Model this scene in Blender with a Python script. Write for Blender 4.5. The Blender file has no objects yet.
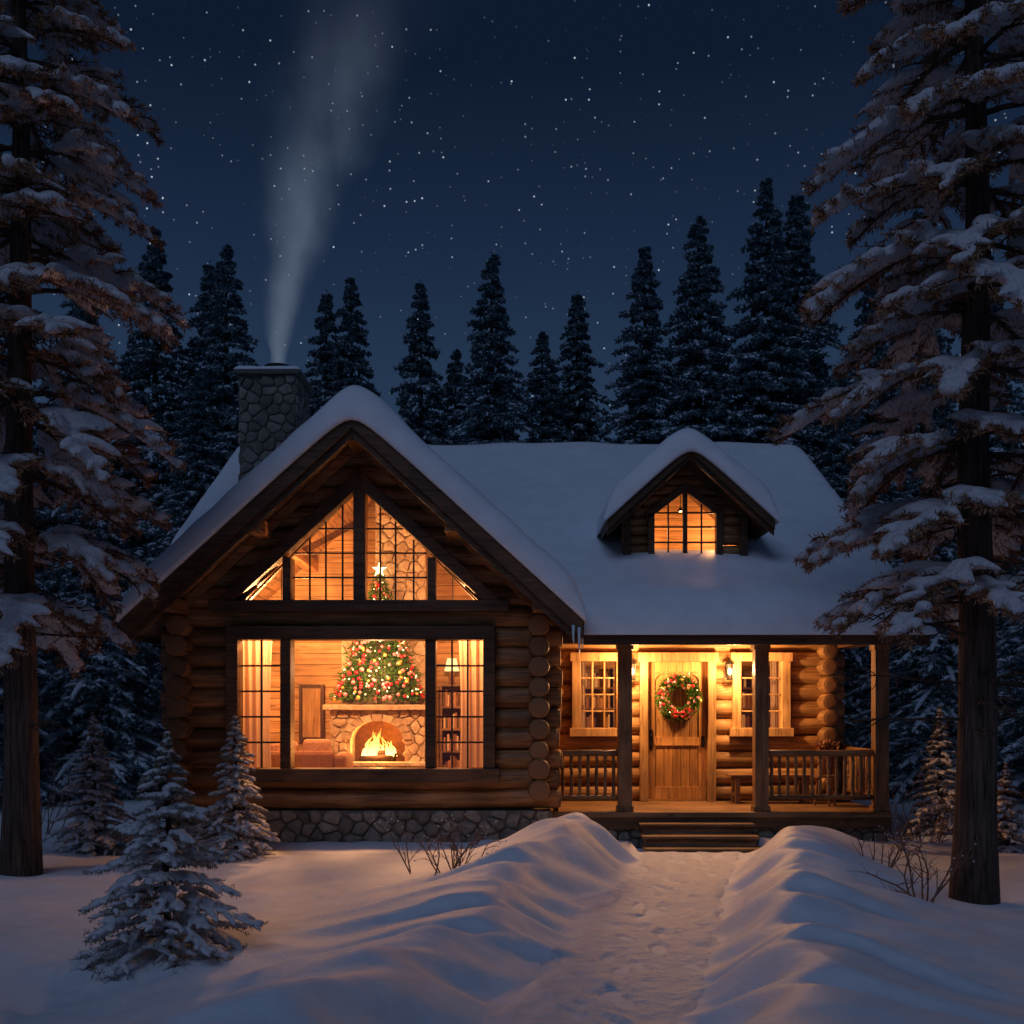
import bpy, bmesh, math, random
import numpy as np
from mathutils import Vector, Matrix
R=random.Random(11)
# ---------------------------------------------------------------- noise
_lat=np.random.RandomState(7).rand(256,256)
def vn(x,y):
    x=np.asarray(x,float); y=np.asarray(y,float)
    xi=np.floor(x).astype(int); yi=np.floor(y).astype(int)
    fx=x-xi; fy=y-yi; fx=fx*fx*(3-2*fx); fy=fy*fy*(3-2*fy)
    a=_lat[xi&255,yi&255]; b=_lat[(xi+1)&255,yi&255]; c=_lat[xi&255,(yi+1)&255]; d=_lat[(xi+1)&255,(yi+1)&255]
    return (a*(1-fx)+b*fx)*(1-fy)+(c*(1-fx)+d*fx)*fy-0.5
def fbm(x,y,o=4):
    s=0;a=1
    for i in range(o):
        s=s+a*vn(x*2**i+17*i,y*2**i+31*i); a*=0.5
    return s
# ---------------------------------------------------------------- nodes
def mat(name):
    m=bpy.data.materials.new(name); m.use_nodes=True
    nt=m.node_tree; nt.nodes.clear()
    out=nt.nodes.new('ShaderNodeOutputMaterial')
    return m,nt,out
def N(nt,t,**kw):
    n=nt.nodes.new('ShaderNode'+t)
    for k,v in kw.items():
        if k in n.inputs: n.inputs[k].default_value=v
        else: setattr(n,k,v)
    return n
def ramp(nt,fac,stops):
    r=nt.nodes.new('ShaderNodeValToRGB'); e=r.color_ramp.elements
    while len(e)<len(stops): e.new(0.5)
    for i,(p,c) in enumerate(stops):
        e[i].position=p; e[i].color=(c[0],c[1],c[2],1)
    nt.links.new(fac,r.inputs[0]); return r
def mathn(nt,op,a,b=None,clamp=False):
    n=nt.nodes.new('ShaderNodeMath'); n.operation=op; n.use_clamp=clamp
    for i,v in enumerate((a,b)):
        if v is None: continue
        if isinstance(v,(int,float)): n.inputs[i].default_value=v
        else: nt.links.new(v,n.inputs[i])
    return n.outputs[0]
def mixc(nt,fac,a,b,mode='MIX'):
    n=nt.nodes.new('ShaderNodeMix'); n.data_type='RGBA'; n.blend_type=mode
    for i,v in ((0,fac),(6,a),(7,b)):
        if isinstance(v,(int,float)): n.inputs[i].default_value=v
        elif isinstance(v,tuple): n.inputs[i].default_value=(v[0],v[1],v[2],1)
        else: nt.links.new(v,n.inputs[i])
    return n.outputs[2]
def wood(name,dark,light,axis='x',sc=6.0,rough=.6,bump=.4,planks=None):
    m,nt,out=mat(name); L=nt.links
    tc=N(nt,'TexCoord'); mp=N(nt,'Mapping'); L.new(tc.outputs['Object'],mp.inputs[0])
    s=[sc*3]*3; s['xyz'.index(axis)]=sc*.22; mp.inputs['Scale'].default_value=s
    n1=N(nt,'TexNoise',Scale=1.0,Detail=4.0,Roughness=.65); L.new(mp.outputs[0],n1.inputs[0])
    r=ramp(nt,n1.outputs[0],[(.3,dark),(.5,tuple((a+b)/2 for a,b in zip(dark,light))),(.72,light)])
    geo=N(nt,'NewGeometry')
    rv=mathn(nt,'MULTIPLY_ADD',geo.outputs['Random Per Island'],.6); rv.node.inputs[2].default_value=.7
    v=nt.nodes.new('ShaderNodeVectorMath'); v.operation='SCALE'; L.new(r.outputs[0],v.inputs[0]); L.new(rv,v.inputs['Scale'])
    col=v.outputs[0]
    n2=N(nt,'TexNoise',Scale=1.3,Detail=2.0); L.new(tc.outputs['Object'],n2.inputs[0])
    pr=ramp(nt,n2.outputs[0],[(.35,(.65,.63,.62)),(.65,(1.15,1.12,1.1))])
    col=mixc(nt,1.0,col,pr.outputs[0],'MULTIPLY')
    mp2=N(nt,'Mapping'); L.new(tc.outputs['Object'],mp2.inputs[0])
    s2=[sc*2.2]*3; s2['xyz'.index(axis)]=sc*.08; mp2.inputs['Scale'].default_value=s2
    n3=N(nt,'TexNoise',Scale=1.0,Detail=2.0); L.new(mp2.outputs[0],n3.inputs[0])
    d=mathn(nt,'ABSOLUTE',mathn(nt,'SUBTRACT',n3.outputs[0],.5))
    cr=ramp(nt,d,[(.0,(.3,.3,.3)),(.018,(1,1,1))])
    col=mixc(nt,.8,col,cr.outputs[0],'MULTIPLY')
    h=mathn(nt,'ADD',n1.outputs[0],mathn(nt,'MULTIPLY',cr.outputs[0],.8))
    if planks:
        sx=N(nt,'SeparateXYZ'); L.new(tc.outputs['Object'],sx.inputs[0])
        q=mathn(nt,'FRACT',mathn(nt,'DIVIDE',sx.outputs['XYZ'.index(planks[0].upper())],planks[1]))
        e=mathn(nt,'MINIMUM',q,mathn(nt,'SUBTRACT',1.0,q))
        er=ramp(nt,e,[(.0,(.12,.12,.12)),(.05,(1,1,1))])
        col=mixc(nt,1.0,col,er.outputs[0],'MULTIPLY')
        h=mathn(nt,'ADD',h,mathn(nt,'MULTIPLY',er.outputs[0],2.0))
    b=N(nt,'Bump',Strength=bump,Distance=.02); L.new(h,b.inputs['Height'])
    p=N(nt,'BsdfPrincipled',Roughness=rough); L.new(col,p.inputs['Base Color']); L.new(b.outputs[0],p.inputs['Normal'])
    p.inputs['Specular IOR Level'].default_value=.3
    L.new(p.outputs[0],out.inputs[0]); return m
def plain(name,c,rough=.6,metal=0,var=.25,scale=12,bump=.15):
    m,nt,out=mat(name); L=nt.links
    tc=N(nt,'TexCoord'); n=N(nt,'TexNoise',Scale=float(scale),Detail=3.0); L.new(tc.outputs['Object'],n.inputs[0])
    r=ramp(nt,n.outputs[0],[(.3,tuple(x*(1-var) for x in c)),(.7,tuple(min(1,x*(1+var)) for x in c))])
    p=N(nt,'BsdfPrincipled',Roughness=rough,Metallic=metal); L.new(r.outputs[0],p.inputs['Base Color'])
    b=N(nt,'Bump',Strength=bump,Distance=.01); L.new(n.outputs[0],b.inputs['Height']); L.new(b.outputs[0],p.inputs['Normal'])
    L.new(p.outputs[0],out.inputs[0]); return m
def snowmat(name,c=(.80,.83,.88),fine=60.,bs=.35,mid=7.,dist=.02):
    m,nt,out=mat(name); L=nt.links
    tc=N(nt,'TexCoord')
    a=N(nt,'TexNoise',Scale=fine,Detail=3.0,Roughness=.7); b=N(nt,'TexNoise',Scale=mid,Detail=3.0)
    L.new(tc.outputs['Object'],a.inputs[0]); L.new(tc.outputs['Object'],b.inputs[0])
    h=mathn(nt,'ADD',mathn(nt,'MULTIPLY',a.outputs[0],.35),b.outputs[0])
    bp=N(nt,'Bump',Strength=bs,Distance=dist); L.new(h,bp.inputs['Height'])
    r=ramp(nt,b.outputs[0],[(.3,tuple(x*.9 for x in c)),(.7,c)])
    p=N(nt,'BsdfPrincipled',Roughness=.55); L.new(r.outputs[0],p.inputs['Base Color']); L.new(bp.outputs[0],p.inputs['Normal'])
    p.inputs['Specular IOR Level'].default_value=.35
    L.new(p.outputs[0],out.inputs[0]); return m
def foliage(name,a,b,scale=3.0,rough=.7):
    m,nt,out=mat(name); L=nt.links
    tc=N(nt,'TexCoord'); n=N(nt,'TexNoise',Scale=scale,Detail=2.0); L.new(tc.outputs['Object'],n.inputs[0])
    g=N(nt,'NewGeometry'); f=mathn(nt,'ADD',mathn(nt,'MULTIPLY',n.outputs[0],.8),mathn(nt,'MULTIPLY',g.outputs['Random Per Island'],.5))
    r=ramp(nt,f,[(.3,a),(.9,b)])
    p=N(nt,'BsdfDiffuse'); L.new(r.outputs[0],p.inputs['Color'])
    L.new(p.outputs[0],out.inputs[0]); return m
def emis(name,c,s):
    m,nt,out=mat(name); e=N(nt,'Emission',Strength=s); e.inputs[0].default_value=(*c,1); nt.links.new(e.outputs[0],out.inputs[0]); return m

M={}
M['logx']=wood('log_wood_x',(.15,.062,.024),(.50,.25,.098),'x',5,.45,.5)
M['logy']=wood('log_wood_y',(.15,.062,.024),(.50,.25,.098),'y',5,.45,.5)
M['plogx']=wood('porch_log_x',(.22,.11,.04),(.52,.30,.125),'x',5,.5,.5)
M['plogy']=wood('porch_log_y',(.22,.11,.04),(.52,.30,.125),'y',5,.5,.5)
M['darkx']=wood('dark_trim_x',(.05,.026,.014),(.17,.088,.043),'x',7,.45,.35)
M['darkz']=wood('dark_trim_z',(.05,.026,.014),(.17,.088,.043),'z',7,.45,.35)
M['darky']=wood('dark_trim_y',(.05,.026,.014),(.17,.088,.043),'y',7,.45,.35)
M['soffit']=wood('soffit_planks',(.20,.10,.042),(.46,.25,.11),'y',6,.55,.3,('x',.16))
M['inner']=wood('interior_planks',(.32,.17,.065),(.60,.36,.155),'x',5,.5,.3,('z',.2))
M['innerside']=wood('interior_planks_side',(.30,.16,.065),(.55,.33,.15),'y',5,.5,.3,('z',.2))
M['floor']=wood('floor_boards',(.16,.085,.04),(.34,.2,.1),'x',6,.45,.3,('y',.14))
M['deck']=wood('deck_boards',(.17,.095,.045),(.36,.21,.10),'x',6,.6,.4,('y',.14))
M['step']=wood('step_boards',(.10,.055,.03),(.27,.16,.085),'x',6,.6,.4)
M['doorw']=wood('door_wood',(.30,.135,.042),(.54,.29,.10),'z',7,.4,.3)
M['frame']=wood('window_trim',(.30,.165,.065),(.55,.34,.15),'z',7,.45,.25)
M['postw']=wood('post_wood',(.13,.065,.03),(.36,.2,.095),'z',7,.5,.4)
M['railx']=wood('rail_wood',(.15,.078,.036),(.36,.2,.095),'x',7,.5,.4)
M['bark']=wood('bark',(.030,.021,.016),(.16,.105,.078),'z',9,.9,1.0)
M['shrub']=plain('shrub_bark',(.18,.09,.06),.8,0,.4,30,.4)
M['snow']=snowmat('snow',(.76,.79,.85),fine=45,bs=.5,mid=5,dist=.03)
M['roofsnow']=snowmat('roof_snow',(.80,.83,.88),70,.25,3,.03)
M['pathsnow']=snowmat('trodden_snow',(.70,.72,.77),30,1.0,8,.035)
M['treesnow']=snowmat('tree_snow',(.66,.64,.67),55,1.0,16,.05)
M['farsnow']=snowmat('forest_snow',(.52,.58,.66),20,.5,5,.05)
M['pine']=foliage('pine_needles',(.12,.058,.032),(.46,.245,.14),4)  # orange-brown puts the cabin's warm light into the needle colour
M['spruce']=foliage('spruce_needles',(.09,.078,.06),(.38,.32,.26),9)
M['farneedle']=foliage('forest_needles',(.055,.092,.105),(.18,.26,.295),1.5)  # pale low-contrast blue stands in for haze over the distant trees
M['xneedle']=foliage('christmas_needles',(.03,.08,.018),(.11,.2,.05),8)
M['mortar']=plain('mortar',(.12,.105,.09),.9,0,.3,25,.4)
M['iron']=plain('black_iron',(.02,.018,.016),.45,.7,.2,30,.1)
M['cloth']=plain('curtain_cloth',(.70,.54,.38),.9,0,.1,8,.1)
M['sofa']=plain('sofa_fabric',(.20,.085,.045),.9,0,.3,30,.2)
M['cush']=plain('cushion_fabric',(.38,.20,.12),.9,0,.3,30,.2)
M['red']=plain('red_bauble',(.68,.03,.05),.25,.2,.1)
M['gold']=plain('gold_bauble',(.95,.6,.16),.25,.4,.1)
M['pink']=plain('pink_bauble',(.88,.28,.33),.25,.1,.1)
M['ice']=plain('ice',(.6,.68,.75),.12,0,.1,20,.2)
M['bulb']=emis('lamp_bulb',(1,.62,.25),14)
M['shade']=emis('lamp_shade',(1,.58,.22),2.2)
M['fairy']=emis('fairy_light',(1,.66,.28),9)
M['star']=emis('star_glow',(1,.72,.32),5)
M['char']=plain('charred_log',(.05,.025,.015),.9,0,.4,20,.6)
M['soot']=plain('firebox_brick',(.16,.07,.028),.9,0,.4,14,.4)
def stonemat(name,c1,c2,c3):
    m,nt,out=mat(name); L=nt.links
    g=N(nt,'NewGeometry'); r=ramp(nt,g.outputs['Random Per Island'],[(0,c1),(.5,c2),(1,c3)])
    tc=N(nt,'TexCoord'); n=N(nt,'TexNoise',Scale=14.,Detail=4.0,Roughness=.7); L.new(tc.outputs['Object'],n.inputs[0])
    v=ramp(nt,n.outputs[0],[(.3,(.55,.55,.55)),(.7,(1.2,1.2,1.2))])
    col=mixc(nt,1.0,r.outputs[0],v.outputs[0],'MULTIPLY')
    b=N(nt,'Bump',Strength=.8,Distance=.02); L.new(n.outputs[0],b.inputs['Height'])
    p=N(nt,'BsdfPrincipled',Roughness=.85); L.new(col,p.inputs['Base Color']); L.new(b.outputs[0],p.inputs['Normal']); L.new(p.outputs[0],out.inputs[0]); return m
M['stone']=stonemat('field_stone',(.13,.11,.095),(.21,.185,.155),(.30,.265,.22))
M['hstone']=stonemat('hearth_stone',(.38,.27,.17),(.52,.40,.27),(.62,.50,.36))
# log end rings
m,nt,out=mat('log_end'); at=N(nt,'Attribute',attribute_name='rad'); 
s=mathn(nt,'SINE',mathn(nt,'MULTIPLY',at.outputs['Fac'],34.0)); g=N(nt,'NewGeometry')
r=ramp(nt,s,[(0.0,(.15,.068,.028)),(1,(.29,.15,.064))]); rv=mathn(nt,'ADD',mathn(nt,'MULTIPLY',g.outputs['Random Per Island'],.6),.7)
v=nt.nodes.new('ShaderNodeVectorMath'); v.operation='SCALE'; nt.links.new(r.outputs[0],v.inputs[0]); nt.links.new(rv,v.inputs['Scale'])
p=N(nt,'BsdfPrincipled',Roughness=.8); nt.links.new(v.outputs[0],p.inputs['Base Color']); nt.links.new(p.outputs[0],out.inputs[0]); M['end']=m
# glass
m,nt,out=mat('window_glass'); t=N(nt,'BsdfTransparent'); t.inputs[0].default_value=(.97,.97,.96,1); g=N(nt,'BsdfGlossy',Roughness=.03)
mx=N(nt,'MixShader'); mx.inputs[0].default_value=.04
nt.links.new(t.outputs[0],mx.inputs[1]); nt.links.new(g.outputs[0],mx.inputs[2]); nt.links.new(mx.outputs[0],out.inputs[0]); M['glass']=m
# flame
m,nt,out=mat('flame'); tc=N(nt,'TexCoord'); sx=N(nt,'SeparateXYZ'); nt.links.new(tc.outputs['Object'],sx.inputs[0])
f=mathn(nt,'DIVIDE',mathn(nt,'SUBTRACT',sx.outputs[2],1.18),.55)
r=ramp(nt,f,[(0,(1,.62,.22)),(.4,(1,.40,.07)),(1,(.85,.12,.008))]); e=N(nt,'Emission',Strength=5.0); nt.links.new(r.outputs[0],e.inputs[0])
tr=N(nt,'BsdfTransparent'); fn=N(nt,'TexNoise',Scale=9.0,Detail=2.0); nt.links.new(tc.outputs['Object'],fn.inputs[0])
fa=mathn(nt,'ADD',mathn(nt,'MULTIPLY',f,.75),mathn(nt,'MULTIPLY',mathn(nt,'SUBTRACT',fn.outputs[0],.5),.9),True)
mx=N(nt,'MixShader'); nt.links.new(fa,mx.inputs[0]); nt.links.new(e.outputs[0],mx.inputs[1]); nt.links.new(tr.outputs[0],mx.inputs[2]); nt.links.new(mx.outputs[0],out.inputs[0]); M['flame']=m

# ---------------------------------------------------------------- mesh builder
class MB:
    def __init__(s): s.v=[]; s.f=[]; s.rad=None
    def add(s,vs,fs):
        o=len(s.v); s.v.extend([tuple(x) for x in vs]); s.f.extend([tuple(i+o for i in f) for f in fs])
    def box(s,x0,x1,y0,y1,z0,z1):
        v=[(x,y,z) for x in(x0,x1) for y in(y0,y1) for z in(z0,z1)]
        s.add(v,[(0,1,3,2),(4,6,7,5),(0,4,5,1),(2,3,7,6),(0,2,6,4),(1,5,7,3)])
    def beam(s,p0,p1,wy,wn):
        p0=Vector(p0);p1=Vector(p1); d=(p1-p0).normalized(); n=Vector((-d.z,0,d.x))*wn/2; y=Vector((0,wy/2,0))
        c=[p0-n-y,p0+n-y,p0+n+y,p0-n+y,p1-n-y,p1+n-y,p1+n+y,p1-n+y]
        s.add(c,[(0,1,2,3),(7,6,5,4),(0,4,5,1),(1,5,6,2),(2,6,7,3),(3,7,4,0)])
    def tube(s,pts,rad,n=8,cap=True,sq=1.0):
        pts=[Vector(p) for p in pts]; o=len(s.v); k=len(pts)
        up=Vector((0,0,1))
        for i,p in enumerate(pts):
            d=(pts[min(i+1,k-1)]-pts[max(i-1,0)])
            if d.length<1e-6: d=Vector((1,0,0))
            d.normalize()
            a=d.cross(up)
            if a.length<.05: a=d.cross(Vector((0,1,0)))
            a.normalize(); b=a.cross(d)
            for j in range(n):
                t=2*math.pi*j/n
                s.v.append(tuple(p+(a*math.cos(t)+b*math.sin(t)*sq)*rad[i]))
        for i in range(k-1):
            for j in range(n):
                a0=o+i*n+j;b0=o+i*n+(j+1)%n
                s.f.append((a0,a0+n,b0+n,b0))
        if cap:
            s.f.append(tuple(o+j for j in range(n))); s.f.append(tuple(o+(k-1)*n+j for j in range(n))[::-1])
    def build(s,name,m,parent=None,smooth=False,bevel=0,local=False):
        me=bpy.data.meshes.new(name); me.from_pydata(s.v,[],s.f); me.update()
        if s.rad: 
            a=me.attributes.new('rad','FLOAT','POINT'); a.data.foreach_set('value',s.rad)
        ob=bpy.data.objects.new(name,me); bpy.context.collection.objects.link(ob)
        if m: me.materials.append(m)
        if smooth: me.polygons.foreach_set('use_smooth',[True]*len(me.polygons))
        if bevel:
            b=ob.modifiers.new('bevel','BEVEL'); b.width=bevel; b.segments=2; b.limit_method='ANGLE'
        if parent:
            ob.parent=parent
            if not local: ob.matrix_parent_inverse=Matrix.Translation(parent.location).inverted()
        return ob
def empty(name,loc=(0,0,0)):
    e=bpy.data.objects.new(name,None); e.location=loc; e.empty_display_size=.3; bpy.context.collection.objects.link(e); return e
def ico(mb,c,r,sub=1,sq=(1,1,1),jit=0):
    bm=bmesh.new(); bmesh.ops.create_icosphere(bm,subdivisions=sub,radius=r)
    vs=[]
    for v in bm.verts:
        j=1+R.uniform(-jit,jit); vs.append((c[0]+v.co.x*sq[0]*j,c[1]+v.co.y*sq[1]*j,c[2]+v.co.z*sq[2]*j))
    mb.add(vs,[[v.index for v in f.verts] for f in bm.faces]); bm.free()

cabin=empty('log_cabin',(0,18,0))
ends=MB(); ends.rad=[]
def disk(c,nrm,r):
    c=Vector(c); nrm=Vector(nrm); a=nrm.cross(Vector((0,0,1))).normalized(); b=Vector((0,0,1)); o=len(ends.v)
    n=16; ends.v.append(tuple(c+nrm*.03)); ends.rad.append(R.uniform(0,.15))
    for j in range(n):
        t=2*math.pi*j/n; ends.v.append(tuple(c+nrm*.028+(a*math.cos(t)+b*math.sin(t))*r*.62)); ends.rad.append(.62+R.uniform(-.03,.03))
    for j in range(n):
        t=2*math.pi*j/n; ends.v.append(tuple(c+nrm*.016+(a*math.cos(t)+b*math.sin(t))*r*.97)); ends.rad.append(1.0)
    for j in range(n):
        t=2*math.pi*j/n; ends.v.append(tuple(c-nrm*.01+(a*math.cos(t)+b*math.sin(t))*r*1.02)); ends.rad.append(1.06)
    for j in range(n):
        k=(j+1)%n; ends.f.append((o,o+1+j,o+1+k)); ends.f.append((o+1+j,o+1+n+j,o+1+n+k,o+1+k)); ends.f.append((o+1+n+j,o+1+2*n+j,o+1+2*n+k,o+1+n+k))
def logpiece(mb,p0,p1,r,clips=(),endcap=(False,False)):
    p0=Vector(p0);p1=Vector(p1); L=(p1-p0).length
    if L<.03: return
    d=(p1-p0)/L; k=max(2,int(L/.3)+1); t=MB(); pts=[];rad=[]; ph=R.uniform(0,9)
    for i in range(k+1):
        s=i/k*L; pts.append(p0+d*s+Vector((0,0,.012*math.sin(s*1.1+ph)))); rad.append(r*(1+.05*math.sin(s*1.7+ph)+R.uniform(-.025,.025)))
    if endcap[0]: pts.insert(1,pts[0]+d*.025); rad.insert(1,rad[0]); rad[0]*=.92
    if endcap[1]: pts.insert(-1,pts[-1]-d*.025); rad.insert(-1,rad[-1]); rad[-1]*=.92
    t.tube(pts,rad,14)
    if clips:
        bm=bmesh.new(); vs=[bm.verts.new(v) for v in t.v]
        for f in t.f: bm.faces.new([vs[i] for i in f])
        for co,no in clips:
            bmesh.ops.bisect_plane(bm,geom=bm.verts[:]+bm.edges[:]+bm.faces[:],plane_co=co,plane_no=no,clear_outer=True)
            ed=[e for e in bm.edges if e.is_boundary]
            if ed: bmesh.ops.holes_fill(bm,edges=ed,sides=0)
        bm.verts.index_update(); 
        if len(bm.verts): mb.add([v.co for v in bm.verts],[[v.index for v in f.verts] for f in bm.faces])
        bm.free()
    else: mb.add(t.v,t.f)
    if endcap[0]: disk(pts[0],-d,rad[0])
    if endcap[1]: disk(pts[-1],d,rad[-1])

# ---- gable front wall
GX=-2.17; SL=.915
def gz(x): return 6.07-SL*abs(x-GX)
und=.20
clipR=((GX,16,6.07-und),(SL,0,1)); clipL=((GX,16,6.07-und),(-SL,0,1))
LS=.29; LR=.155; YW=16.16
mb=MB(); sidemb=MB()
x0,x1=-5.02,.68
ws=1.015
i=0
while True:
    z=.72+LS*i; i+=1
    if z>5.75: break
    top=z>3.2
    clips=[clipR,clipL] if top else []
    ec=(not top,not top)
    xa,xb=x0+R.uniform(-.03,.03),x1+R.uniform(-.03,.03)
    if z<3.1 and z>1.1:
        logpiece(mb,(xa,YW,z),(-3.96,YW,z),LR,(),(True,False)); logpiece(mb,(-.33,YW,z),(xb,YW,z),LR,(),(False,True))
    elif z>3.5:
        n1=Vector((ws,0,-1)).normalized(); n2=Vector((-ws,0,-1)).normalized()
        ap=(GX,16,5.28)
        if z-LR<5.28:
            logpiece(mb,(xa,YW,z),(GX,YW,z),LR,clips+[(ap,tuple(n1))]); logpiece(mb,(GX,YW,z),(xb,YW,z),LR,clips+[(ap,tuple(n2))])
        else: logpiece(mb,(xa,YW,z),(xb,YW,z),LR,clips)
    else: logpiece(mb,(xa,YW,z),(xb,YW,z),LR,clips,ec)
mb.build('gable_wall_logs',M['logx'],cabin,True)
for xs_,ye in((-4.72,27.5),(.38,19.8)):
    z=.72+LS/2-LS
    while z<3.25:
        z+=LS
        if z>3.3: break
        logpiece(sidemb,(xs_,15.74+R.uniform(-.03,.03),z),(xs_,ye,z),.148,(),(True,False))
sidemb.build('side_wall_logs',M['logy'],cabin,True)
mb=MB()
mb.box(-4.6,-3.97,16.2,16.3,.5,3.3); mb.box(-.32,.3,16.2,16.3,.5,3.3); mb.box(-3.97,-.32,16.2,16.3,.5,1.12); mb.box(-3.97,-.32,16.2,16.3,3.08,3.5)
def poly_y(mb,pts,y0,y1):
    n=len(pts); v=[(p[0],y0,p[1]) for p in pts]+[(p[0],y1,p[1]) for p in pts]
    mb.add(v,[tuple(range(n))[::-1],tuple(range(n,2*n))]+[(i,(i+1)%n,n+(i+1)%n,n+i) for i in range(n)])
zt=6.07-und
poly_y(mb,[(GX-2.4,3.5),(GX-1.72,3.5),(GX,5.26),(GX,zt-.02),(GX-2.4,zt-.02-2.4*SL)],16.2,16.3)
poly_y(mb,[(GX+2.4,3.5),(GX+1.72,3.5),(GX,5.26),(GX,zt-.02),(GX+2.4,zt-.02-2.4*SL)],16.2,16.3)
mb.build('gable_wall_chinking',M['darkx'],cabin)
# ---- stones
def clip_poly(poly,p,n):
    out=[]
    for i in range(len(poly)):
        a=poly[i];b=poly[(i+1)%len(poly)]
        da=(a[0]-p[0])*n[0]+(a[1]-p[1])*n[1]; db=(b[0]-p[0])*n[0]+(b[1]-p[1])*n[1]
        if da<=0: out.append(a)
        if (da<0)!=(db<0) and abs(da-db)>1e-9:
            t=da/(da-db); out.append((a[0]+(b[0]-a[0])*t,a[1]+(b[1]-a[1])*t))
    return out
def stones(mb,o,u,v,nrm,W,H,size,depth,seed,excl=None):
    rg=random.Random(seed); o=Vector(o);u=Vector(u);v=Vector(v);nrm=Vector(nrm)
    nx=max(1,round(W/size)); ny=max(1,round(H/(size*.66))); pts=[]
    for j in range(-1,ny+1):
        for i in range(-1,nx+1):
            pts.append(((i+.5+(.25 if j%2 else -.25)+rg.uniform(-.36,.36))*W/nx,(j+.5+rg.uniform(-.36,.36))*H/ny))
    for p in pts:
        if not(-.02<p[0]<W+.02 and -.02<p[1]<H+.02): continue
        poly=[(0,0),(W,0),(W,H),(0,H)]
        for q in pts:
            if q is p: continue
            dx,dy=q[0]-p[0],q[1]-p[1]; dd=math.hypot(dx,dy)
            if dd>size*3.5 or dd<1e-6: continue
            poly=clip_poly(poly,((p[0]+q[0])/2-dx/dd*.008,(p[1]+q[1])/2-dy/dd*.008),(dx/dd,dy/dd))
            if len(poly)<3: break
        if len(poly)<3: continue
        for _ in range(2):
            np_=[]
            for i in range(len(poly)):
                a=poly[i];b=poly[(i+1)%len(poly)]
                np_+=[(a[0]*.82+b[0]*.18,a[1]*.82+b[1]*.18),(a[0]*.18+b[0]*.82,a[1]*.18+b[1]*.82)]
            poly=np_
        cx=sum(a[0] for a in poly)/len(poly); cy=sum(a[1] for a in poly)/len(poly)
        if excl and excl(cx,cy): continue
        dp=depth*rg.uniform(.7,1.25); vs=[];k=len(poly)
        for sc,h in((1,0),(.98,.55),(.89,.9),(.55,1.05)):
            for a in poly: vs.append(o+u*(cx+(a[0]-cx)*sc)+v*(cy+(a[1]-cy)*sc)+nrm*dp*h)
        vs.append(o+u*cx+v*cy+nrm*dp*1.1)
        fs=[(r_*k+i,r_*k+(i+1)%k,(r_+1)*k+(i+1)%k,(r_+1)*k+i) for r_ in range(3) for i in range(k)]+[(3*k+i,3*k+(i+1)%k,4*k) for i in range(k)]
        mb.add(vs,fs)
st=MB(); mo=MB()
mo.box(-4.9,.52,15.95,16.5,-.1,.56); stones(st,(-4.92,15.95,-.05),(1,0,0),(0,0,1),(0,-1,0),5.46,.62,.25,.05,3)
stones(st,(.52,15.9,-.05),(0,1,0),(0,0,1),(1,0,0),.6,.62,.25,.05,4)
mo.box(.6,5.46,16.32,18.5,-.1,.36); stones(st,(.6,16.32,-.05),(1,0,0),(0,0,1),(0,-1,0),4.86,.42,.22,.05,5)
mo.box(-4.9,-4.3,16.5,27.5,-.1,.56); stones(st,(-4.9,27.5,-.05),(0,-1,0),(0,0,1),(-1,0,0),11.5,.62,.3,.05,6)
stones(st,(5.46,16.32,-.05),(0,1,0),(0,0,1),(1,0,0),11,.42,.3,.05,7)
cx0,cx1,cy0,cy1=-4.86,-3.86,20.,21.25; ct=7.98
mo.box(cx0,cx1,cy0,cy1,4.5,ct)
stones(st,(cx0,cy0,4.5),(1,0,0),(0,0,1),(0,-1,0),cx1-cx0,ct-4.5,.26,.035,11)
stones(st,(cx1,cy0,4.5),(0,1,0),(0,0,1),(1,0,0),cy1-cy0,ct-4.5,.26,.035,12)
stones(st,(cx0,cy1,4.5),(0,-1,0),(0,0,1),(-1,0,0),cy1-cy0,ct-4.5,.26,.035,13)
stones(st,(cx1,cy1,4.5),(-1,0,0),(0,0,1),(0,1,0),cx1-cx0,ct-4.5,.26,.035,14)
st.build('foundation_and_chimney_stones',M['stone'],cabin,True)
mo.build('mortar_core',M['mortar'],cabin)
mb=MB(); mb.box(cx0-.1,cx1+.1,cy0-.1,cy1+.1,ct,ct+.09); mb.build('chimney_cap',M['mortar'],cabin,bevel=.02)
mb=MB(); mb.tube([(-4.3,20.6,ct+.08),(-4.3,20.6,ct+.30)],[.2,.19],20); mb.tube([(-4.3,20.6,ct+.25),(-4.3,20.6,ct+.33)],[.25,.25],20); mb.build('chimney_flue',M['iron'],cabin)

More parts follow.
